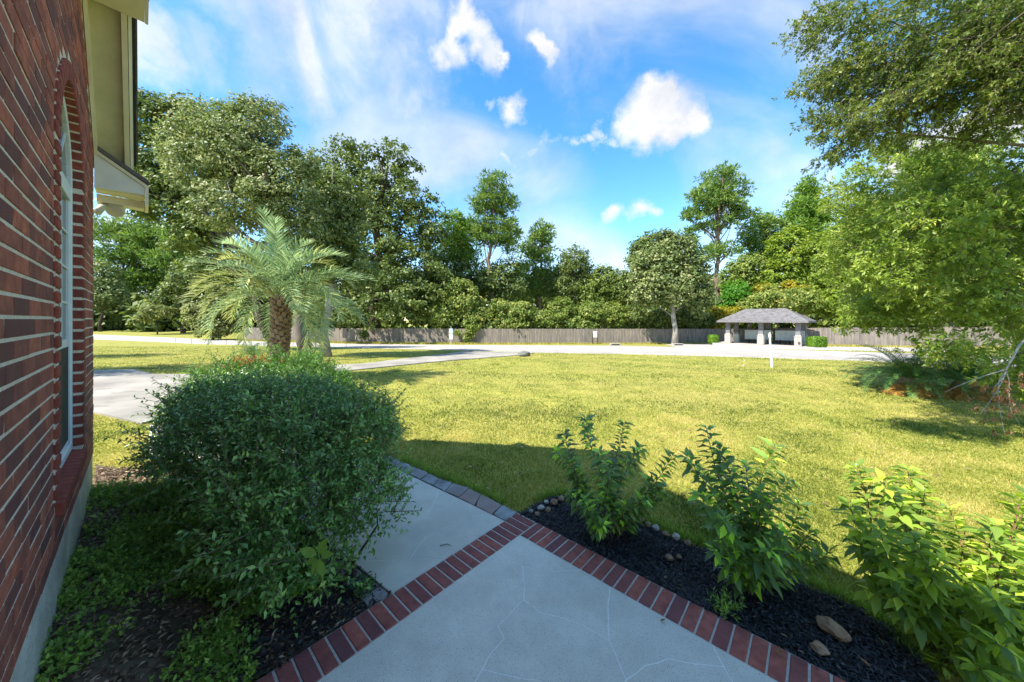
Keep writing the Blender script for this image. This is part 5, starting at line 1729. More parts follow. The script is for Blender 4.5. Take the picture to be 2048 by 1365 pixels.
b, st = fan(2020, 1330, [(2040, 1000, .1, .007), (1990, 1050, 0, .006), (2090, 980, .2, .006), (2060, 1090, -.1, .005), (1960, 1130, 0, .005), (1930, 1190, -.05, .005), (1990, 1200, -.15, .005), (2050, 1180, -.1, .005), (2110, 1100, 0, .005), (1940, 1270, -.1, .004),
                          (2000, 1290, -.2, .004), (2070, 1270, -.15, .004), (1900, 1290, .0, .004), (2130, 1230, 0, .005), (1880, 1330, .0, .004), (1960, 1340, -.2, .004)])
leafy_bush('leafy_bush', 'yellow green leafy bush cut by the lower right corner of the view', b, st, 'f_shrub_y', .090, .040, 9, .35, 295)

# seedling with broad leaves poking out of the hedge
b = P(655, 1190, 1.62)
leafy_b = empty('seedling', b, 'bright green broad leaved seedling poking out of the hedge above the path', 'plant')
big = leaf_mesh('leaf', M['f_weed'], .085, .042, .45, .2, .2, 6)
for px, py, ang, sc_l in ((650, 1085, 1.15, 1.1), (630, 1098, 2.6, 1.0), (655, 1105, .3, .8), (622, 1130, 4.4, .9), (628, 1140, 5.0, 1.0), (612, 1120, 3.6, .7)):
    p = P(638, 1112, 1.62)
    y_ = Vector((math.cos(ang), -.25, math.sin(ang))).normalized(); z_ = Vector((0, -.8, .6)); x_ = y_.cross(z_).normalized(); z_ = x_.cross(y_)
    o = add_obj('leaf', big, leafy_b, p + y_ * .012, Matrix((x_, y_, z_)).transposed().to_euler(), (sc_l,) * 3)
mb = MB(); mb.tube([P(646, 1165, 1.66), P(640, 1140, 1.63), P(638, 1112, 1.62)], [.004, .003, .002], 5); mb.build('stem', M['f_weed'], leafy_b)

# weed in the mulch beside the border
b = gp(1450, 1222)
pp = np.array([[b.x + rng.normal() * .05, b.y + rng.normal() * .03, ZP] for _ in range(26)])
lv, tw = sprigs(pp, unit(rnd_unit(26) * .7 + np.array([0, 0, .7])), .05 + .05 * rng.random(26), 8, .03, .3, .3)
o = add_obj('weed', mesh_np('weed', lv[0], lv[1], M['f_weed'], lv[2])); props(o, 'small feathery green weed on the mulch against the brick border', 'weed')
b = gp(725, 1180)
pp = np.array([[b.x + rng.normal() * .05, b.y + rng.normal() * .03, ZP] for _ in range(30)])
lv, tw = sprigs(pp, unit(rnd_unit(30) * .7 + np.array([0, 0, .6])), .04 + .04 * rng.random(30), 8, .022, .4, .3)
o = add_obj('weed', mesh_np('weed', lv[0], lv[1], M['f_hedge2'], lv[2])); props(o, 'small weed growing between the rough stone and the left brick border', 'weed')

# ==================================================================== PALM
def frond_mesh(name, mat, stemm, L, droop, nl, ll, lw, vee=.6, twist=0.0, tbase=.3, curl=1.0):
    """frond leaving the origin along +X, arching down; leaflets in a V. materials: leaflets, stem"""
    pts = []; ang = 0.0; p = np.array([0., 0., 0.]); n = 24
    a0 = 0.0
    for i in range(n + 1):
        t = i / n
        pts.append(p.copy()); a = a0 - droop * t ** 1.3
        p = p + np.array([math.cos(a), 0, math.sin(a)]) * L / n
    pts = np.array(pts)
    V_, F_, T_, MI = [], [], [], []
    o_ = 0
    ts = np.linspace(.16, .995, nl)
    for s_ in (-1, 1):
        k = ts * n; k0 = np.minimum(n - 1, k.astype(int)); fr_ = (k - k0)[:, None]
        pos = pts[k0] * (1 - fr_) + pts[k0 + 1] * fr_
        tan = unit(pts[np.minimum(n, k0 + 1)] - pts[k0])
        up_ = np.stack([-tan[:, 2], np.zeros(len(ts)), tan[:, 0]], 1)
        side = np.array([0, s_, 0.])
        jit = rng.normal(size=(len(ts), 3)) * (.22 if ll > .3 else .09)
        d = unit(tan * (.55 + .5 * ts[:, None]) + side * 1.0 + up_ * vee + jit)
        ln = ll * np.sin(np.pi * np.clip(.18 + ts * .78, 0, 1)) ** .6 * (.9 + .2 * rng.random(len(ts)))
        # two segments with gravity droop
        w = unit(np.cross(d, up_)) * lw
        m1 = pos + d * (ln * .5)[:, None] + np.array([0, 0, -.03]) * ln[:, None] * curl
        tp = pos + d * (ln * .95)[:, None] + np.array([0, 0, -.28]) * ln[:, None] * curl
        vv = np.stack([pos - w * .4, pos + w * .4, m1 - w * .6, m1 + w * .6, tp], 1).reshape(-1, 3)
        b = np.arange(len(ts))[:, None] * 5 + o_
        V_.append(vv); F_.append(b + np.array([0, 1, 3])); F_.append(b + np.array([0, 3, 2])); F_.append(b + np.array([2, 3, 4]))
        tt = np.clip(tbase + (rng.random(len(ts)) - .5) * .9 + ts * .25, 0, 1)
        T_ += [tt, tt, tt]; o_ += len(vv)
    nleaf = sum(len(f) for f in F_)
    mb = MB(); mb.tube([Vector(q) for q in pts[::3]], [.018 * (L / 2) * (1 - .85 * i / (len(pts[::3]) - 1)) for i in range(len(pts[::3]))], 5)
    tf = []
    for f in mb.f:
        if len(f) == 4: tf += [(f[0], f[1], f[2]), (f[0], f[2], f[3])]
    tf = np.array(tf) + o_
    V_.append(np.array(mb.v)); F_.append(tf); T_.append(np.full(len(tf), .9))
    me = mesh_np(name, np.concatenate(V_), np.concatenate(F_), mat, np.concatenate(T_))
    return me


def rosette(root, crown_c, specs, meshes, spread_r):
    for (az, el, mi, sc) in specs:
        if el < math.radians(45) and spread_r == .08 and math.cos(az + math.pi / 2) > .88: continue
        o = add_obj('frond', meshes[mi], root, Vector(crown_c) + Vector((math.cos(az), math.sin(az), 0)) * spread_r, None, (sc, sc, sc))
        o.rotation_euler = (Matrix.Rotation(az, 3, 'Z') @ Matrix.Rotation(-el, 3, 'Y') @ Matrix.Rotation(random.uniform(-.25, .25), 3, 'X')).to_euler()


random.seed(21)
PB_ = Vector((-6.30, 9.0, -1.74)); PT_ = Vector((-6.25, 9.05, .52))
palm = empty('palm_tree', PB_, 'feather leaved palm with stout brown trunk and arching grey green fronds', 'palm tree')
mb = MB()
tp_ = []
nseg = 34
for i in range(nseg + 1):
    t = i / nseg
    tp_.append(PB_.lerp(PT_, t) + Vector((.05 * math.sin(t * 3), 0, 0)))
mb.tube(tp_, [(.190 - .035 * t) * (1 + .05 * math.sin(i * 2.1)) for i, t in [(i, i / nseg) for i in range(nseg + 1)]], 14, .2)
trk = mb.build('trunk', M['palm_trunk'], palm)
# leaf bases (boots) wrapped round the trunk
bt = MB(); bt.hexa([(-.075, -.01, 0), (.075, -.01, 0), (.06, .035, 0), (-.06, .035, 0), (-.04, .05, .13), (.04, .05, .13), (.035, .075, .12), (-.035, .075, .12)], .9)
bmesh_boot = [bt.mesh('leaf_base', M['palm_trunk'])]
bt = MB(); bt.hexa([(-.07, -.01, 0), (.07, -.01, 0), (.06, .03, 0), (-.06, .03, 0), (-.05, .06, .09), (.05, .06, .09), (.04, .08, .08), (-.04, .08, .08)], .4)
bmesh_boot.append(bt.mesh('leaf_base', M['palm_trunk']))
for i in range(190):
    t = i / 190; a = i * 2.399; r = .182 - .035 * t
    c = PB_.lerp(PT_, .03 + t * .97) + Vector((.05 * math.sin(t * 3), 0, 0)) + Vector((math.cos(a), math.sin(a), 0)) * (r - .01)
    add_obj('leaf_base', random.choice(bmesh_boot), palm, c, (0, 0, a - math.pi / 2), (1, .7 + t, .8 + .5 * t))
fm_ = [frond_mesh('frond', M['f_palm'], None, 2.2, 1.45, 40, .50, .024, .75, tbase=.35), frond_mesh('frond', M['f_palm'], None, 2.15, 2.0, 40, .48, .024, .6, tbase=.5),
       frond_mesh('frond', M['f_palm_y'], None, 2.0, 2.0, 38, .50, .024, .55, tbase=.45), frond_mesh('frond', M['f_palm'], None, 2.3, 1.0, 40, .50, .024, .8, tbase=.2)]
specs = []
for i in range(50):
    az = i * 2.399 + random.uniform(-.15, .15)
    t = (i + .5) / 50
    el = math.radians(88 - 88 * t) + random.uniform(-.08, .08)
    specs.append((az, el, random.choice((0, 0, 1, 2, 3)) if t < .6 else random.choice((1, 1, 2, 0)), random.uniform(.88, 1.08)))
rosette(palm, PT_ + Vector((0, 0, .1)), specs, fm_, .08)
for i in range(5):        # skirt of drooping lower fronds
    az = (.1, 1.4, 2.5, 3.2, -.35)[i]; specs2 = [(az, math.radians(-12), 1, random.uniform(.75, .95))]
    rosette(palm, PT_ - Vector((0, 0, .05)), specs2, fm_, .12)

# ==================================================================== SAGO PALMS
sg_m = [frond_mesh('frond', M['f_sago'], None, 1.05, 1.3, 44, .15, .0065, .45, tbase=.3, curl=.3), frond_mesh('frond', M['f_sago'], None, 1.0, 1.7, 44, .15, .0065, .45, tbase=.6, curl=.3)]
sd_m = [frond_mesh('frond', M['f_sago_dead'], None, .95, 1.4, 36, .15, .011, .25, tbase=.4, curl=.8)]


def sago(px, py, label, sc=1.0, dead=8, n=42, Y=None):
    b = G(px, py)
    e = empty('sago_palm', b, label, 'sago palm', None)
    mb = MB(); mb.tube([b - Vector((0, 0, .05)), b + Vector((0, 0, .15 * sc)), b + Vector((0, 0, .30 * sc))], [.15 * sc, .16 * sc, .08 * sc], 10); mb.build('trunk', M['palm_trunk'], e)
    sp = []
    for i in range(n):
        t = (i + .5) / n
        sp.append((i * 2.399, math.radians(75 - 68 * t), random.choice((0, 1)), sc * random.uniform(.85, 1.1)))
    rosette(e, b + Vector((0, 0, .28 * sc)), sp, sg_m, .05)
    for i in range(dead):
        az = -math.pi / 2 + random.uniform(-1.5, 1.5)
        rosette(e, b + Vector((0, 0, .18 * sc)), [(az, math.radians(random.uniform(-6, 6)), 0, sc * random.uniform(.8, 1.1))], sd_m, .06)


sago(1815, 782, 'dark green sago palm with orange dead fronds at the lawn edge, left of its pair', 1.15, 16, 56)
sago(1925, 790, 'dark green sago palm under the right hand tree, right of its pair', 1.15, 14, 56)
sago(1990, 772, 'partly hidden sago palm farthest right under the overhanging tree', .8, 6, 30)
sago(505, 722, 'dark sago palm on the lawn left behind the feather palm trunk', 1.0, 0, 36)
sago(590, 735, 'small dark sago palm just right behind the feather palm trunk', .5, 0, 22)
# ==================================================================== NEAR TREES ON THE RIGHT
def near_tree(name, label, base, blobs_px, n, leafm, leaf, nleaf, whorl, twl, trunk_r, extra=None, tr_top=None, hang=0.0, limbs=26, wide=.36, fold=.3):
    e = empty(name, base, label, 'tree')
    blobs = []
    for (px, py, rx, ry, Y) in blobs_px:
        p = P(px, py, Y); blobs.append((p.x, p.y, p.z, rx / F * Y, rx / F * Y * .9, ry / F * Y))
    if extra: blobs += extra
    # cluster seeds then twigs round them, so the crown has masses and gaps
    ns = n // 12
    vol = np.array([b[3] * b[5] for b in blobs]); vol /= vol.sum()
    k = rng.choice(len(blobs), ns, p=vol); B = np.array(blobs)[k]
    u = rnd_unit(ns); r = rng.random(ns) ** .42
    seeds = B[:, :3] + u * B[:, 3:6] * r[:, None]
    pos = np.repeat(seeds, 12, axis=0); m = len(pos)
    trunk_c = Vector(tr_top)
    outw = unit(pos - np.array(trunk_c)[None, :])
    sd_ = np.repeat(unit(outw[::12] * .8 + rnd_unit(ns) * .55), 12, axis=0)
    pos = pos + sd_ * (rng.random(m) * .42 - .2)[:, None] + rnd_unit(m) * .13
    d = unit(sd_ * .8 + rnd_unit(m) * .6 + np.array([0, 0, -hang]))
    L_ = twl * (.6 + .8 * rng.random(m))
    lv, tw = sprigs(pos, d, L_, nleaf, leaf, wide, fold, whorl=whorl, tint0=np.clip(np.repeat(rng.random(ns), 12) + (rng.random(m) - .5) * .3, 0, 1), spread=.95, droop=.25)
    add_obj('foliage', mesh_np('foliage', lv[0], lv[1], M[leafm], lv[2]), e)
    add_obj('twig', mesh_np('twig', tw[0], tw[1], M['twig']), e)
    mb = MB(); tt = trunk_c
    mb.tube(bent(base - Vector((0, 0, .1)), tt, .03, 7), [trunk_r * (1.2 - .9 * i / 6) for i in range(7)], 10); mb.build('trunk', M['bark'], e, smooth=True)
    lb = MB()
    for i in range(limbs):
        s_ = base.lerp(tt, random.uniform(.45, 1.0)); q = Vector(seeds[rng.integers(ns)])
        c = bent(s_, q, .09, 7); r0 = trunk_r * random.uniform(.16, .34)
        lb.tube(c, [r0 * (1 - .13 * j) for j in range(7)], 6, cap=False)
        for _ in range(5):
            j = random.randrange(2, 6)
            near = min((Vector(seeds[rng.integers(ns)]) for _ in range(14)), key=lambda s: (s - c[j]).length)
            lb.tube(bent(c[j], near, .1, 5), [r0 * .4, r0 * .33, r0 * .25, r0 * .16, r0 * .06], 5, cap=False)
    props(lb.build('limb', M['bark'], e, smooth=True), kind='stuff')
    return e, seeds


r1, _ = near_tree('oak_tree', 'bright green oak with long glossy leaves overhanging the lawn at the right edge', Vector((13.4, 8.6, -1.74)),
                  [(1870, 440, 150, 120, 8.5), (1990, 400, 120, 150, 7.2), (1760, 520, 95, 100, 9.5), (1735, 400, 60, 70, 9.8), (1860, 590, 130, 70, 8), (1995, 590, 110, 90, 6.2), (1755, 628, 62, 34, 8), (1890, 330, 95, 55, 8.5),
                   (1930, 690, 90, 26, 6.4), (2040, 730, 50, 60, 5.4), (1790, 300, 40, 28, 9.5), (2100, 540, 120, 170, 6.5), (1850, 480, 120, 120, 6.6), (1930, 400, 100, 60, 6.6)],
                  12500, 'f_near', .100, 8, True, .20, .16, tr_top=(12.6, 8.4, 3.2), wide=.36)
pp = np.array([[P(2000 + rng.normal() * 22, 800 + rng.normal() * 28, 4.9 + rng.normal() * .08)[i] for i in range(3)] for _ in range(42)])
lv, tw = sprigs(pp, unit(rnd_unit(42) * .6 + np.array([-.1, 0, -.8])), .05 + .05 * rng.random(42), 7, .055, .4, .6, droop=.6)
o = add_obj('dead_leaves', mesh_np('dead_leaves', lv[0], lv[1], M['dry_leaf'], lv[2]), r1); o['label'] = 'brown withered leaves at the end of a low branch'
mb = MB()
q0 = P(2090, 640, 5.2)
for tx, ty in ((1890, 785), (1960, 830), (2010, 870), (2040, 850), (1985, 790), (1985, 745)):
    mb.tube(bent(P(2012, 740, 5.0), P(tx, ty, 4.9), .08, 5), [.008, .007, .006, .004, .002], 5)
mb.tube([q0, P(2040, 690, 5.1), P(2012, 740, 5.0)], [.02, .014, .009], 5)
mb.build('bare_branch', M['bark_grey'], r1)

r2, _ = near_tree('oak_tree', 'darker fine leaved oak whose sparse branches reach in from the upper right', Vector((12.0, 4.6, -1.74)),
                  [(1735, 150, 85, 60, 6.8), (1850, 70, 150, 95, 6.4), (1990, 110, 120, 130, 5.6), (1710, 250, 75, 36, 6.6), (1830, 210, 120, 60, 6.4), (1975, 235, 90, 38, 5.8), (1690, 45, 75, 36, 6.8), (1650, 150, 45, 32, 6.8),
                   (1655, 235, 38, 22, 6.8), (1680, 300, 45, 16, 6.7), (1640, 25, 38, 18, 6.9), (2100, 60, 130, 150, 5.4)],
                  12500, 'f_near_dark', .068, 9, True, .17, .16, extra=[(3.4, 2.9, 3.7, 1.0, .55, .45), (4.6, 3.3, 4.4, 1.0, .8, .6), (5.6, 4.0, 4.8, .9, .8, .6)], tr_top=(10.5, 4.9, 7.2), hang=.25, limbs=20, wide=.38, fold=0)

# ==================================================================== TREES OF THE MIDDLE DISTANCE AND THE WOOD
# lawn oaks behind the palm
tree('oak_tree', 'big spreading oak left of centre whose trunk stands behind the palm', 'tree', None, 618, 15.5,
     [(500, 300, 90, 95, 1), (430, 330, 85, 80, 1.5), (560, 380, 70, 80, .5), (600, 330, 40, 35, 1), (520, 230, 60, 30, 1.5), (430, 255, 70, 50, 2), (470, 420, 95, 50, 1), (600, 440, 60, 60, 1), (380, 300, 60, 60, 2)],
     30000, 'bark', 'f_oak', .24, leaf_px=6.6, clump_px=18, per=32, limbs=26, wide=.5, limb_r=.45, tshift=.08)
tree('oak_tree', 'open crowned oak partly hidden by the house eave at the far left', 'tree', None, 556, 24,
     [(320, 250, 60, 45), (300, 330, 50, 60), (350, 400, 70, 55), (290, 400, 40, 40), (370, 235, 50, 35), (300, 210, 40, 22), (395, 470, 60, 40), (440, 300, 50, 60)],
     13000, 'bark_dark', 'f_live', .26, leaf_px=7, clump_px=20, per=30, limbs=26, limb_r=.45)
tree('oak_tree', 'pale trunked oak on the lawn right of the palm, behind the driveway', 'tree', None, 652, 19,
     [(665, 460, 70, 70, 1), (690, 400, 60, 50, 1.5), (640, 520, 60, 50, .5), (700, 540, 60, 45, 1), (650, 380, 50, 45, 2)],
     11000, 'bark_grey', 'f_live', .24, leaf_px=7, clump_px=19, per=30, limbs=14)
tree('live_oak', 'great dark live oak behind the fence with thick crooked limbs showing', 'tree', None, 745, 44,
     [(720, 340, 62, 55, 0), (795, 340, 45, 55, 1), (770, 400, 80, 55), (690, 430, 70, 60), (840, 420, 45, 50, 1), (860, 470, 45, 55, 1), (780, 480, 90, 60), (720, 540, 100, 70, -1), (830, 560, 75, 75, -1), (760, 610, 120, 50, -1), (640, 360, 60, 60, 1), (700, 300, 45, 22), (785, 300, 38, 18)],
     21000, 'bark_dark', 'f_live', .75, leaf_px=6, clump_px=14, per=30, limbs=44, limb_r=.4, wide=.6)
tree('young_tree', 'small pale leaved young tree on the far left lawn beyond the road', 'tree', None, 315, 62,
     [(312, 622, 26, 16), (290, 635, 16, 10), (330, 628, 12, 10)], 1100, 'bark_dark', 'f_pale', .10, leaf_px=5, clump_px=8, per=14, limbs=8)
# far left pines
left = [(222, 80, [(225, 480, 45, 35), (250, 460, 50, 28), (215, 520, 40, 30), (280, 490, 40, 35)], 'round topped pine left of the trio on the far left lawn'),
        (280, 82, [(290, 540, 45, 40), (320, 500, 40, 50), (260, 560, 30, 28)], 'pine with leaning trunk, leftmost of three on the far lawn'),
        (291, 84, [(330, 560, 45, 40), (300, 470, 40, 25)], 'pine with straight trunk, middle of three on the far lawn'),
        (302, 80, [(350, 520, 45, 45), (370, 470, 35, 40)], 'thick trunked pine, rightmost of three on the far lawn')]
for px, Y, bl_x, lab in left:
    tree('pine_tree', lab, 'pine tree', 'pines on the far left lawn', px, Y, bl_x, 6500, 'bark_dark', 'f_pine', .42, leaf_px=6, clump_px=11, per=34, limbs=10, needle=True, wide=.16, lean=.6)
tree('tree', 'slim dark tree with forked trunk at the far left, close to the brick corner', 'tree', None, 201, 70, [(205, 560, 30, 40), (200, 600, 25, 25), (225, 590, 25, 20)], 3200, 'bark_dark', 'f_oak', .25, leaf_px=5, clump_px=9, per=20, limbs=8)
tree('cypress_tree', 'straight dark trunked conifer behind the far left boulder', 'tree', None, 248, 92, [(248, 590, 26, 30), (235, 625, 25, 14), (262, 620, 25, 14), (248, 560, 18, 20)], 3600, 'bark_dark', 'f_pale', .28, leaf_px=5, clump_px=8, per=20, limbs=14)
tree('tree', 'shady tree with dark trunk right of the far left pines', 'tree', None, 366, 66, [(365, 590, 40, 35), (390, 560, 45, 40), (340, 600, 30, 25)], 5000, 'bark_dark', 'f_live', .35, leaf_px=5.5, clump_px=11, per=26, limbs=10)
tree('bush', 'tall pale yellowish bush beyond the road, left of the palm crown', 'bush', None, 425, 49, [(425, 650, 38, 26), (400, 630, 28, 26), (450, 640, 25, 30), (440, 600, 30, 35)], 7000, 'bark', 'f_pale', .12, leaf_px=5, clump_px=9, per=24, limbs=6)

# centre
wood = 'trees behind the fence'
T = [
    ('pine_tree', 'tall lone pine in the centre with bare lower trunk', 'pine tree', 978, 49, [(985, 372, 32, 28), (975, 410, 38, 20), (1008, 410, 28, 22), (960, 440, 22, 14), (1000, 448, 36, 16), (960, 465, 22, 12), (1015, 470, 28, 22), (985, 480, 28, 14), (1018, 490, 16, 18)], 8500, 'bark_pine', 'f_pine', .36, dict(needle=True, wide=.16, clump_px=9, per=34, limbs=24, leaf_px=6, limb_r=.25)),
    ('pine_tree', 'bushy light green pine left of the tall lone pine', 'pine tree', 915, 52, [(905, 470, 32, 45), (930, 500, 34, 50), (895, 530, 40, 40), (940, 460, 24, 30)], 8000, 'bark_pine', 'f_pine_y', .3, dict(needle=True, wide=.16, clump_px=10, per=34, limbs=12, leaf_px=6)),
    ('pine_tree', 'medium pine right of the tall lone pine with pointed top', 'pine tree', 1076, 56, [(1085, 470, 24, 30), (1070, 520, 36, 45), (1090, 570, 34, 40), (1050, 570, 34, 40)], 8000, 'bark_pine', 'f_pine', .3, dict(needle=True, wide=.18, clump_px=9, per=34, limbs=12, leaf_px=6)),
    ('oak_tree', 'round greyish green oak right of the medium pine', 'tree', 1148, 54, [(1148, 530, 38, 42), (1130, 575, 38, 40), (1165, 585, 30, 40)], 9000, 'bark', 'f_live', .35, dict(clump_px=9, leaf_px=4.2)),
    ('tree', 'lower leafy tree in the dip of the skyline right of the round oak', 'tree', 1205, 53, [(1205, 570, 36, 42), (1235, 580, 34, 40), (1180, 600, 34, 36)], 9000, 'bark', 'f_vine', .28, dict(clump_px=9, leaf_px=4.5)),
    ('tree', 'narrow leafy tree just left of the olive oak by the fence', 'tree', 1265, 50, [(1262, 575, 30, 38), (1285, 520, 30, 45), (1300, 490, 26, 26)], 7000, 'bark', 'f_live', .28, dict(clump_px=10, leaf_px=5)),
    ('oak_tree', 'olive grey oak with visible trunk standing just before the fence', 'tree', 1349, 38.5, [(1345, 500, 42, 38), (1310, 540, 48, 45), (1380, 545, 42, 48), (1340, 570, 68, 45), (1290, 580, 34, 38), (1400, 600, 30, 34), (1330, 480, 24, 20)], 17000, 'bark_grey', 'f_oak', .30, dict(clump_px=12, leaf_px=5.6, limbs=22, tshift=.05)),
    ('pine_tree', 'tallest broad topped pine right of the olive oak, long bare trunk', 'pine tree', 1431, 50, [(1440, 355, 38, 22), (1465, 385, 42, 22), (1405, 390, 32, 20), (1440, 410, 50, 18), (1390, 430, 26, 14), (1480, 430, 30, 18), (1435, 450, 36, 14), (1385, 462, 18, 10), (1490, 460, 18, 12), (1400, 510, 34, 16), (1450, 500, 30, 16), (1380, 480, 22, 12)], 11000, 'bark_pine', 'f_pine', .42, dict(needle=True, wide=.16, clump_px=9, per=34, limbs=34, leaf_px=6, limb_r=.25)),
    ('pine_tree', 'small flat topped pine right of the tallest pine', 'pine tree', 1528, 53, [(1535, 450, 34, 20), (1510, 480, 28, 18), (1555, 480, 24, 22), (1520, 510, 34, 20)], 5500, 'bark_pine', 'f_pine', .3, dict(needle=True, wide=.16, clump_px=9, per=30, limbs=14, leaf_px=6)),
    ('pine_tree', 'bright green cone shaped pine above the pavilion', 'pine tree', 1612, 55, [(1612, 385, 22, 28), (1605, 420, 36, 26), (1640, 430, 24, 26), (1610, 460, 44, 28)], 9000, 'bark_pine', 'f_pine_y', .34, dict(needle=True, wide=.18, clump_px=9, per=34, limbs=12, leaf_px=6)),
    ('pine_tree', 'pine top showing above the near oak in the right skyline gap', 'pine tree', 1880, 46, [(1880, 320, 55, 35), (1850, 350, 40, 30), (1920, 340, 40, 40)], 6500, 'bark_pine', 'f_pine_y', .34, dict(needle=True, wide=.18, clump_px=10, per=34, limbs=12, leaf_px=7)),
    ('tree', 'yellow green broadleaf tree behind the pavilion roof', 'tree', 1600, 46, [(1590, 500, 50, 48), (1640, 520, 45, 55), (1560, 560, 45, 40), (1620, 580, 55, 45), (1670, 590, 40, 45)], 17000, 'bark', 'f_bright', .35, dict(clump_px=12, leaf_px=5.6)),
    ('tree', 'broadleaf tree left of the yellow green one, under the small pine', 'tree', 1500, 48, [(1500, 545, 42, 38), (1470, 560, 30, 35), (1530, 580, 40, 35)], 9000, 'bark', 'f_vine', .3, dict(clump_px=10, leaf_px=5)),
    ('tree', 'bright green broadleaf tree behind the near oak, right of the pavilion', 'tree', 1730, 42, [(1710, 480, 50, 60), (1750, 540, 55, 60), (1700, 590, 50, 45), (1790, 560, 50, 70), (1760, 440, 50, 50)], 15000, 'bark', 'f_bright', .35, dict(clump_px=13, leaf_px=6)),
    ('tree', 'green tree filling the far right behind the near oak', 'tree', 1900, 40, [(1870, 500, 60, 70), (1930, 560, 60, 60), (1990, 500, 60, 70), (1850, 590, 60, 40), (2040, 560, 60, 70)], 12000, 'bark', 'f_vine', .35, dict(clump_px=14, leaf_px=7)),
    ('tree', 'vivid green small tree between the tallest pine trunk and pavilion', 'tree', 1470, 45, [(1472, 590, 26, 30), (1455, 610, 20, 20)], 4500, 'bark', 'f_clear', .15, dict(clump_px=8, leaf_px=4.5)),
    ('bush', 'golden yellow bush behind the fence left of the pavilion roof', 'bush', 1440, 43.0, [(1440, 632, 30, 18), (1475, 628, 28, 14), (1425, 650, 16, 12)], 4200, 'bark', 'f_gold', .08, dict(clump_px=7, leaf_px=4.5, limbs=4)),
    ('bush', 'mixed green and golden bush behind the pavilion roof', 'bush', 1555, 42.5, [(1550, 600, 48, 26), (1600, 600, 40, 26), (1510, 615, 30, 22)], 7500, 'bark', 'f_vine', .12, dict(clump_px=9, leaf_px=4.8, limbs=4, tshift=.12)),
    ('bush', 'golden flowering bush above the pavilion ridge', 'bush', 1530, 43.8, [(1528, 578, 20, 10), (1585, 572, 22, 10)], 1500, 'bark', 'f_gold', .08, dict(clump_px=6, leaf_px=4.2, limbs=3)),
    ('tree', 'pale green large leaved tree leaning over the fence by the narrow sign', 'tree', 925, 42.8, [(925, 600, 40, 28), (890, 635, 34, 26), (950, 635, 34, 28), (915, 575, 26, 18), (985, 650, 22, 14)], 9500, 'bark', 'f_vine', .18, dict(clump_px=9, leaf_px=5.5, tshift=.08)),
    ('vine_bush', 'vine covered bush behind the fence right of the leaning tree', 'bush', 1015, 42.6, [(1000, 620, 26, 22), (1040, 625, 34, 22), (1025, 645, 40, 18)], 7000, 'bark', 'f_vine', .1, dict(clump_px=8, leaf_px=4.2, limbs=3, tshift=.05)),
    ('vine_bush', 'vine covered bush behind the fence, left of the notice board', 'bush', 1105, 42.7, [(1085, 640, 30, 20), (1125, 625, 26, 30), (1150, 645, 30, 18)], 7000, 'bark', 'f_vine', .1, dict(clump_px=8, leaf_px=4.2, limbs=3)),
    ('vine_bush', 'vine covered bush behind the fence above the notice board', 'bush', 1205, 42.6, [(1185, 630, 34, 26), (1225, 632, 34, 26), (1170, 650, 30, 14)], 7500, 'bark', 'f_vine', .1, dict(clump_px=8, leaf_px=4.2, limbs=3, tshift=.05)),
    ('vine_bush', 'dark green bush behind the fence below the olive oak', 'bush', 1290, 42.8, [(1270, 635, 32, 24), (1310, 640, 36, 20), (1375, 635, 40, 26), (1405, 645, 24, 18)], 8500, 'bark', 'f_live', .1, dict(clump_px=9, leaf_px=4.5, limbs=3)),
    ('tree', 'dark leafy tree filling the wood between live oak and lone pine', 'tree', 870, 50, [(875, 560, 50, 55), (940, 560, 50, 40), (980, 560, 45, 40), (1020, 560, 40, 45), (840, 610, 40, 30)], 12000, 'bark_dark', 'f_live', .3, dict(clump_px=11, leaf_px=5, tshift=-.05)),
    ('tree', 'leafy undergrowth tree behind the fence right of the palm', 'tree', 690, 45, [(660, 610, 40, 36), (700, 630, 40, 28), (620, 640, 30, 22)], 6500, 'bark_dark', 'f_live', .2, dict(clump_px=10, leaf_px=5)),
    ('tree', 'broad dark tree behind the palm and the far road', 'tree', 520, 58, [(480, 560, 60, 60), (540, 580, 60, 60), (430, 540, 50, 60), (600, 590, 50, 50), (560, 520, 60, 50)], 14000, 'bark_dark', 'f_live', .4, dict(clump_px=13, leaf_px=6)),
]
for nm, lab, cat, px, Y, bl_x, nl, bk, lf, tr, kw in T:
    kw = dict(kw)
    tree(nm, lab, cat, wood if Y > 41 and cat != 'bush' else ('bushes along the back of the fence' if cat == 'bush' else None), px, Y, bl_x, nl, bk, lf, tr, **kw)

# vine hanging over the fence
vb = px_blobs([(940, 662, 12, 9, -.2), (935, 675, 9, 8, -.3), (915, 664, 8, 6, -.2), (950, 655, 14, 8)], 40.9, .25)
me, _c = crown_mesh('fence_vine', M['f_vine'], vb, 60, 22, .35, .22, .7)
o = add_obj('fence_vine', me); props(o, 'leafy vine spilling over the fence right of the narrow sign', 'vine')
vb = px_blobs([(728, 668, 8, 12, -.2)], 42, .25)
me, _c = crown_mesh('fence_vine', M['f_live'], vb, 24, 22, .3, .22, .7)
o = add_obj('fence_vine', me); props(o, 'dark vine hanging over the fence under the live oak', 'vine')


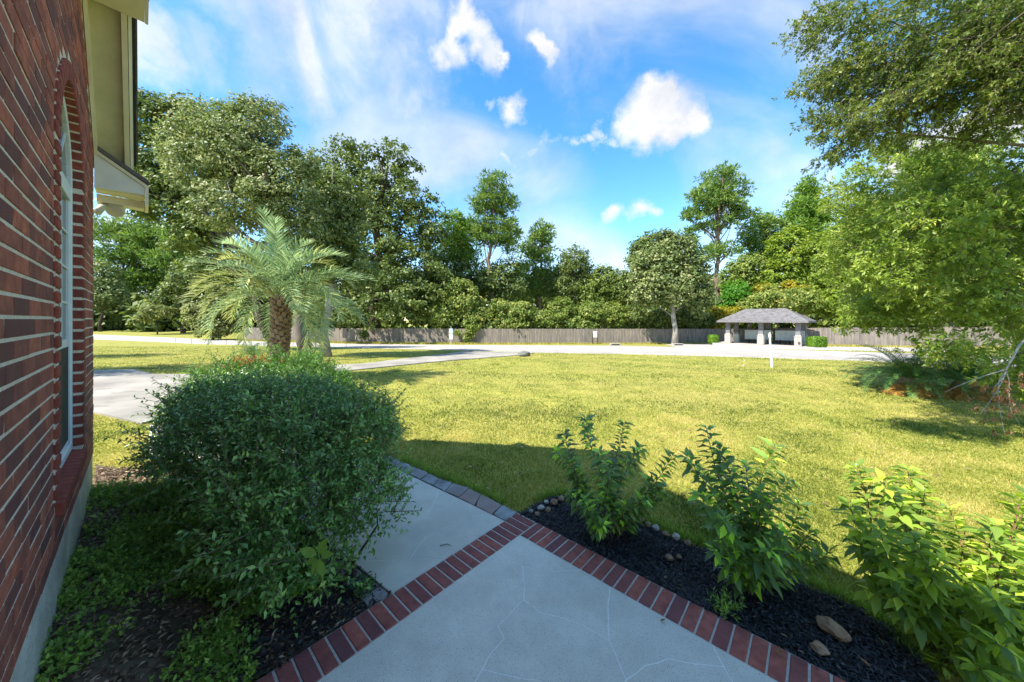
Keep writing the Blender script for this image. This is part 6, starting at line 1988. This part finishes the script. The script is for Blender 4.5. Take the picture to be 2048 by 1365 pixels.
# clipped box bushes at the pavilion
def boxbush(c, sx, sy, sz, label):
    e = empty('box_bush', c, label, 'bush', 'clipped bushes beside the pavilion')
    n = 3600
    p = (rng.random((n, 3)) - .5) * 2
    p /= (np.abs(p).max(1, keepdims=True)) ** .75
    nr = unit(p ** 3 + rnd_unit(n) * .4)
    r = p / np.maximum(1, (np.abs(p) ** 5).sum(1, keepdims=True) ** (1 / 5.))
    pos = r * np.array([sx / 2, sy / 2, sz / 2]) + np.array([c.x, c.y, c.z + sz / 2]) + rng.normal(size=(n, 3)) * .03
    d = np.cross(nr, rnd_unit(n))
    v_, f_, t_ = leaves(pos, d, nr, .11, .07, 0)
    add_obj('foliage', mesh_np('foliage', v_, f_, M['f_box'], t_), e)
    mb = MB(); mb.tube([c - Vector((0, 0, .1)), c + Vector((0, 0, sz * .6))], [.04, .02], 6); mb.build('stem', M['bark'], e)


c = PA - pt_ * .95 - pn_ * .3; c.z = ZB - .1; boxbush(c + Vector((-.25, .3, 0)), .8, .8, .9, 'small clipped bright green bush left of the pavilion')
c = PB + pt_ * 1.0 + pn_ * .6; c.z = ZB - .1; boxbush(c + Vector((.15, -.1, 0)), 1.4, .9, 1.0, 'wide clipped bright green bush right of the pavilion')

# dry grass strip against the fence, and far wood as one mass
def strip_grass(n=26000):
    i = rng.integers(0, len(fence_pts) - 1, n); A = np.array(fence_pts)[i]; B_ = np.array(fence_pts)[i + 1]
    t = rng.random((n, 1)); p = A + (B_ - A) * t; p[:, 1] -= .15 + np.abs(rng.normal(size=n)) * .5
    z_ = np.interp(p[:, 1], [q[0] for q in TERR], [q[1] for q in TERR]) - .04
    pos = np.column_stack([p, z_]); d = rng.normal(size=(n, 3)) * .35; d[:, 2] = 1; d = unit(d)
    side = unit(np.cross(d, rnd_unit(n))) * .03
    ln = (.12 + .22 * rng.random(n))[:, None]
    v_ = np.stack([pos - side, pos + side, pos + d * ln], 1).reshape(-1, 3)
    o = add_obj('dry_grass', mesh_np('dry_grass', v_, np.arange(n * 3).reshape(-1, 3), M['grass'], .55 + .45 * rng.random(n))); props(o, 'dry yellow grass growing along the foot of the fence', 'grass', kind='stuff')


strip_grass()
fb = []
for px in range(150, 2400, 55):
    Y = 72 + (px % 3) * 3
    top = 560 + 18 * math.sin(px * .021) + 8 * math.sin(px * .13)
    if px < 430: top += 45
    p = P(px, (top + 660) / 2, Y); fb.append((p.x, p.y, p.z, 45 / F * Y, 4, (680 - top) / 2 / F * Y))
me, _c = crown_mesh('far_wood', M['f_live'], fb, 3400, 22, 1.6, 1.1, .7)
o = add_obj('far_wood', me); props(o, 'dark mass of far wood behind the individual trees', 'wood', kind='stuff')

# a tree standing beyond the house at the left (its shade falls on the left lawn)
tree('oak_tree', 'oak beyond the house at the left whose shade falls on the lawn', 'tree', None, 0, 9, [(0, 0, 1, 1)], 60, 'bark', 'f_oak', .3, base=Vector((-21, 8.0, -1.74)), limbs=0) if False else None
for (cx_, cy_, lab_) in ((-17.2, 9.8, 'oak beyond the house corner whose shade falls on the near left lawn'), (-27.5, 16.5, 'oak farther beyond the house whose shade reaches the road side lawn')):
    e = empty('oak_tree', (cx_, cy_, -1.74), lab_, 'tree')
    mb = MB(); mb.tube(bent((cx_, cy_, -1.9), (cx_ + .2, cy_ + .1, 4.5), .03, 6), [.3, .26, .22, .18, .12, .06], 9); mb.build('trunk', M['bark'], e, smooth=True)
    me, _c = crown_mesh('crown', M['f_oak'], [(cx_, cy_, 4.0, 2.8, 2.6, 2.0), (cx_ + .6, cy_ + .6, 3.4, 2.0, 2.2, 1.4), (cx_ - 2, cy_ - 1, 4.2, 2.6, 2.2, 1.6)], 300, 26, .6, .17)
    add_obj('crown', me, e)
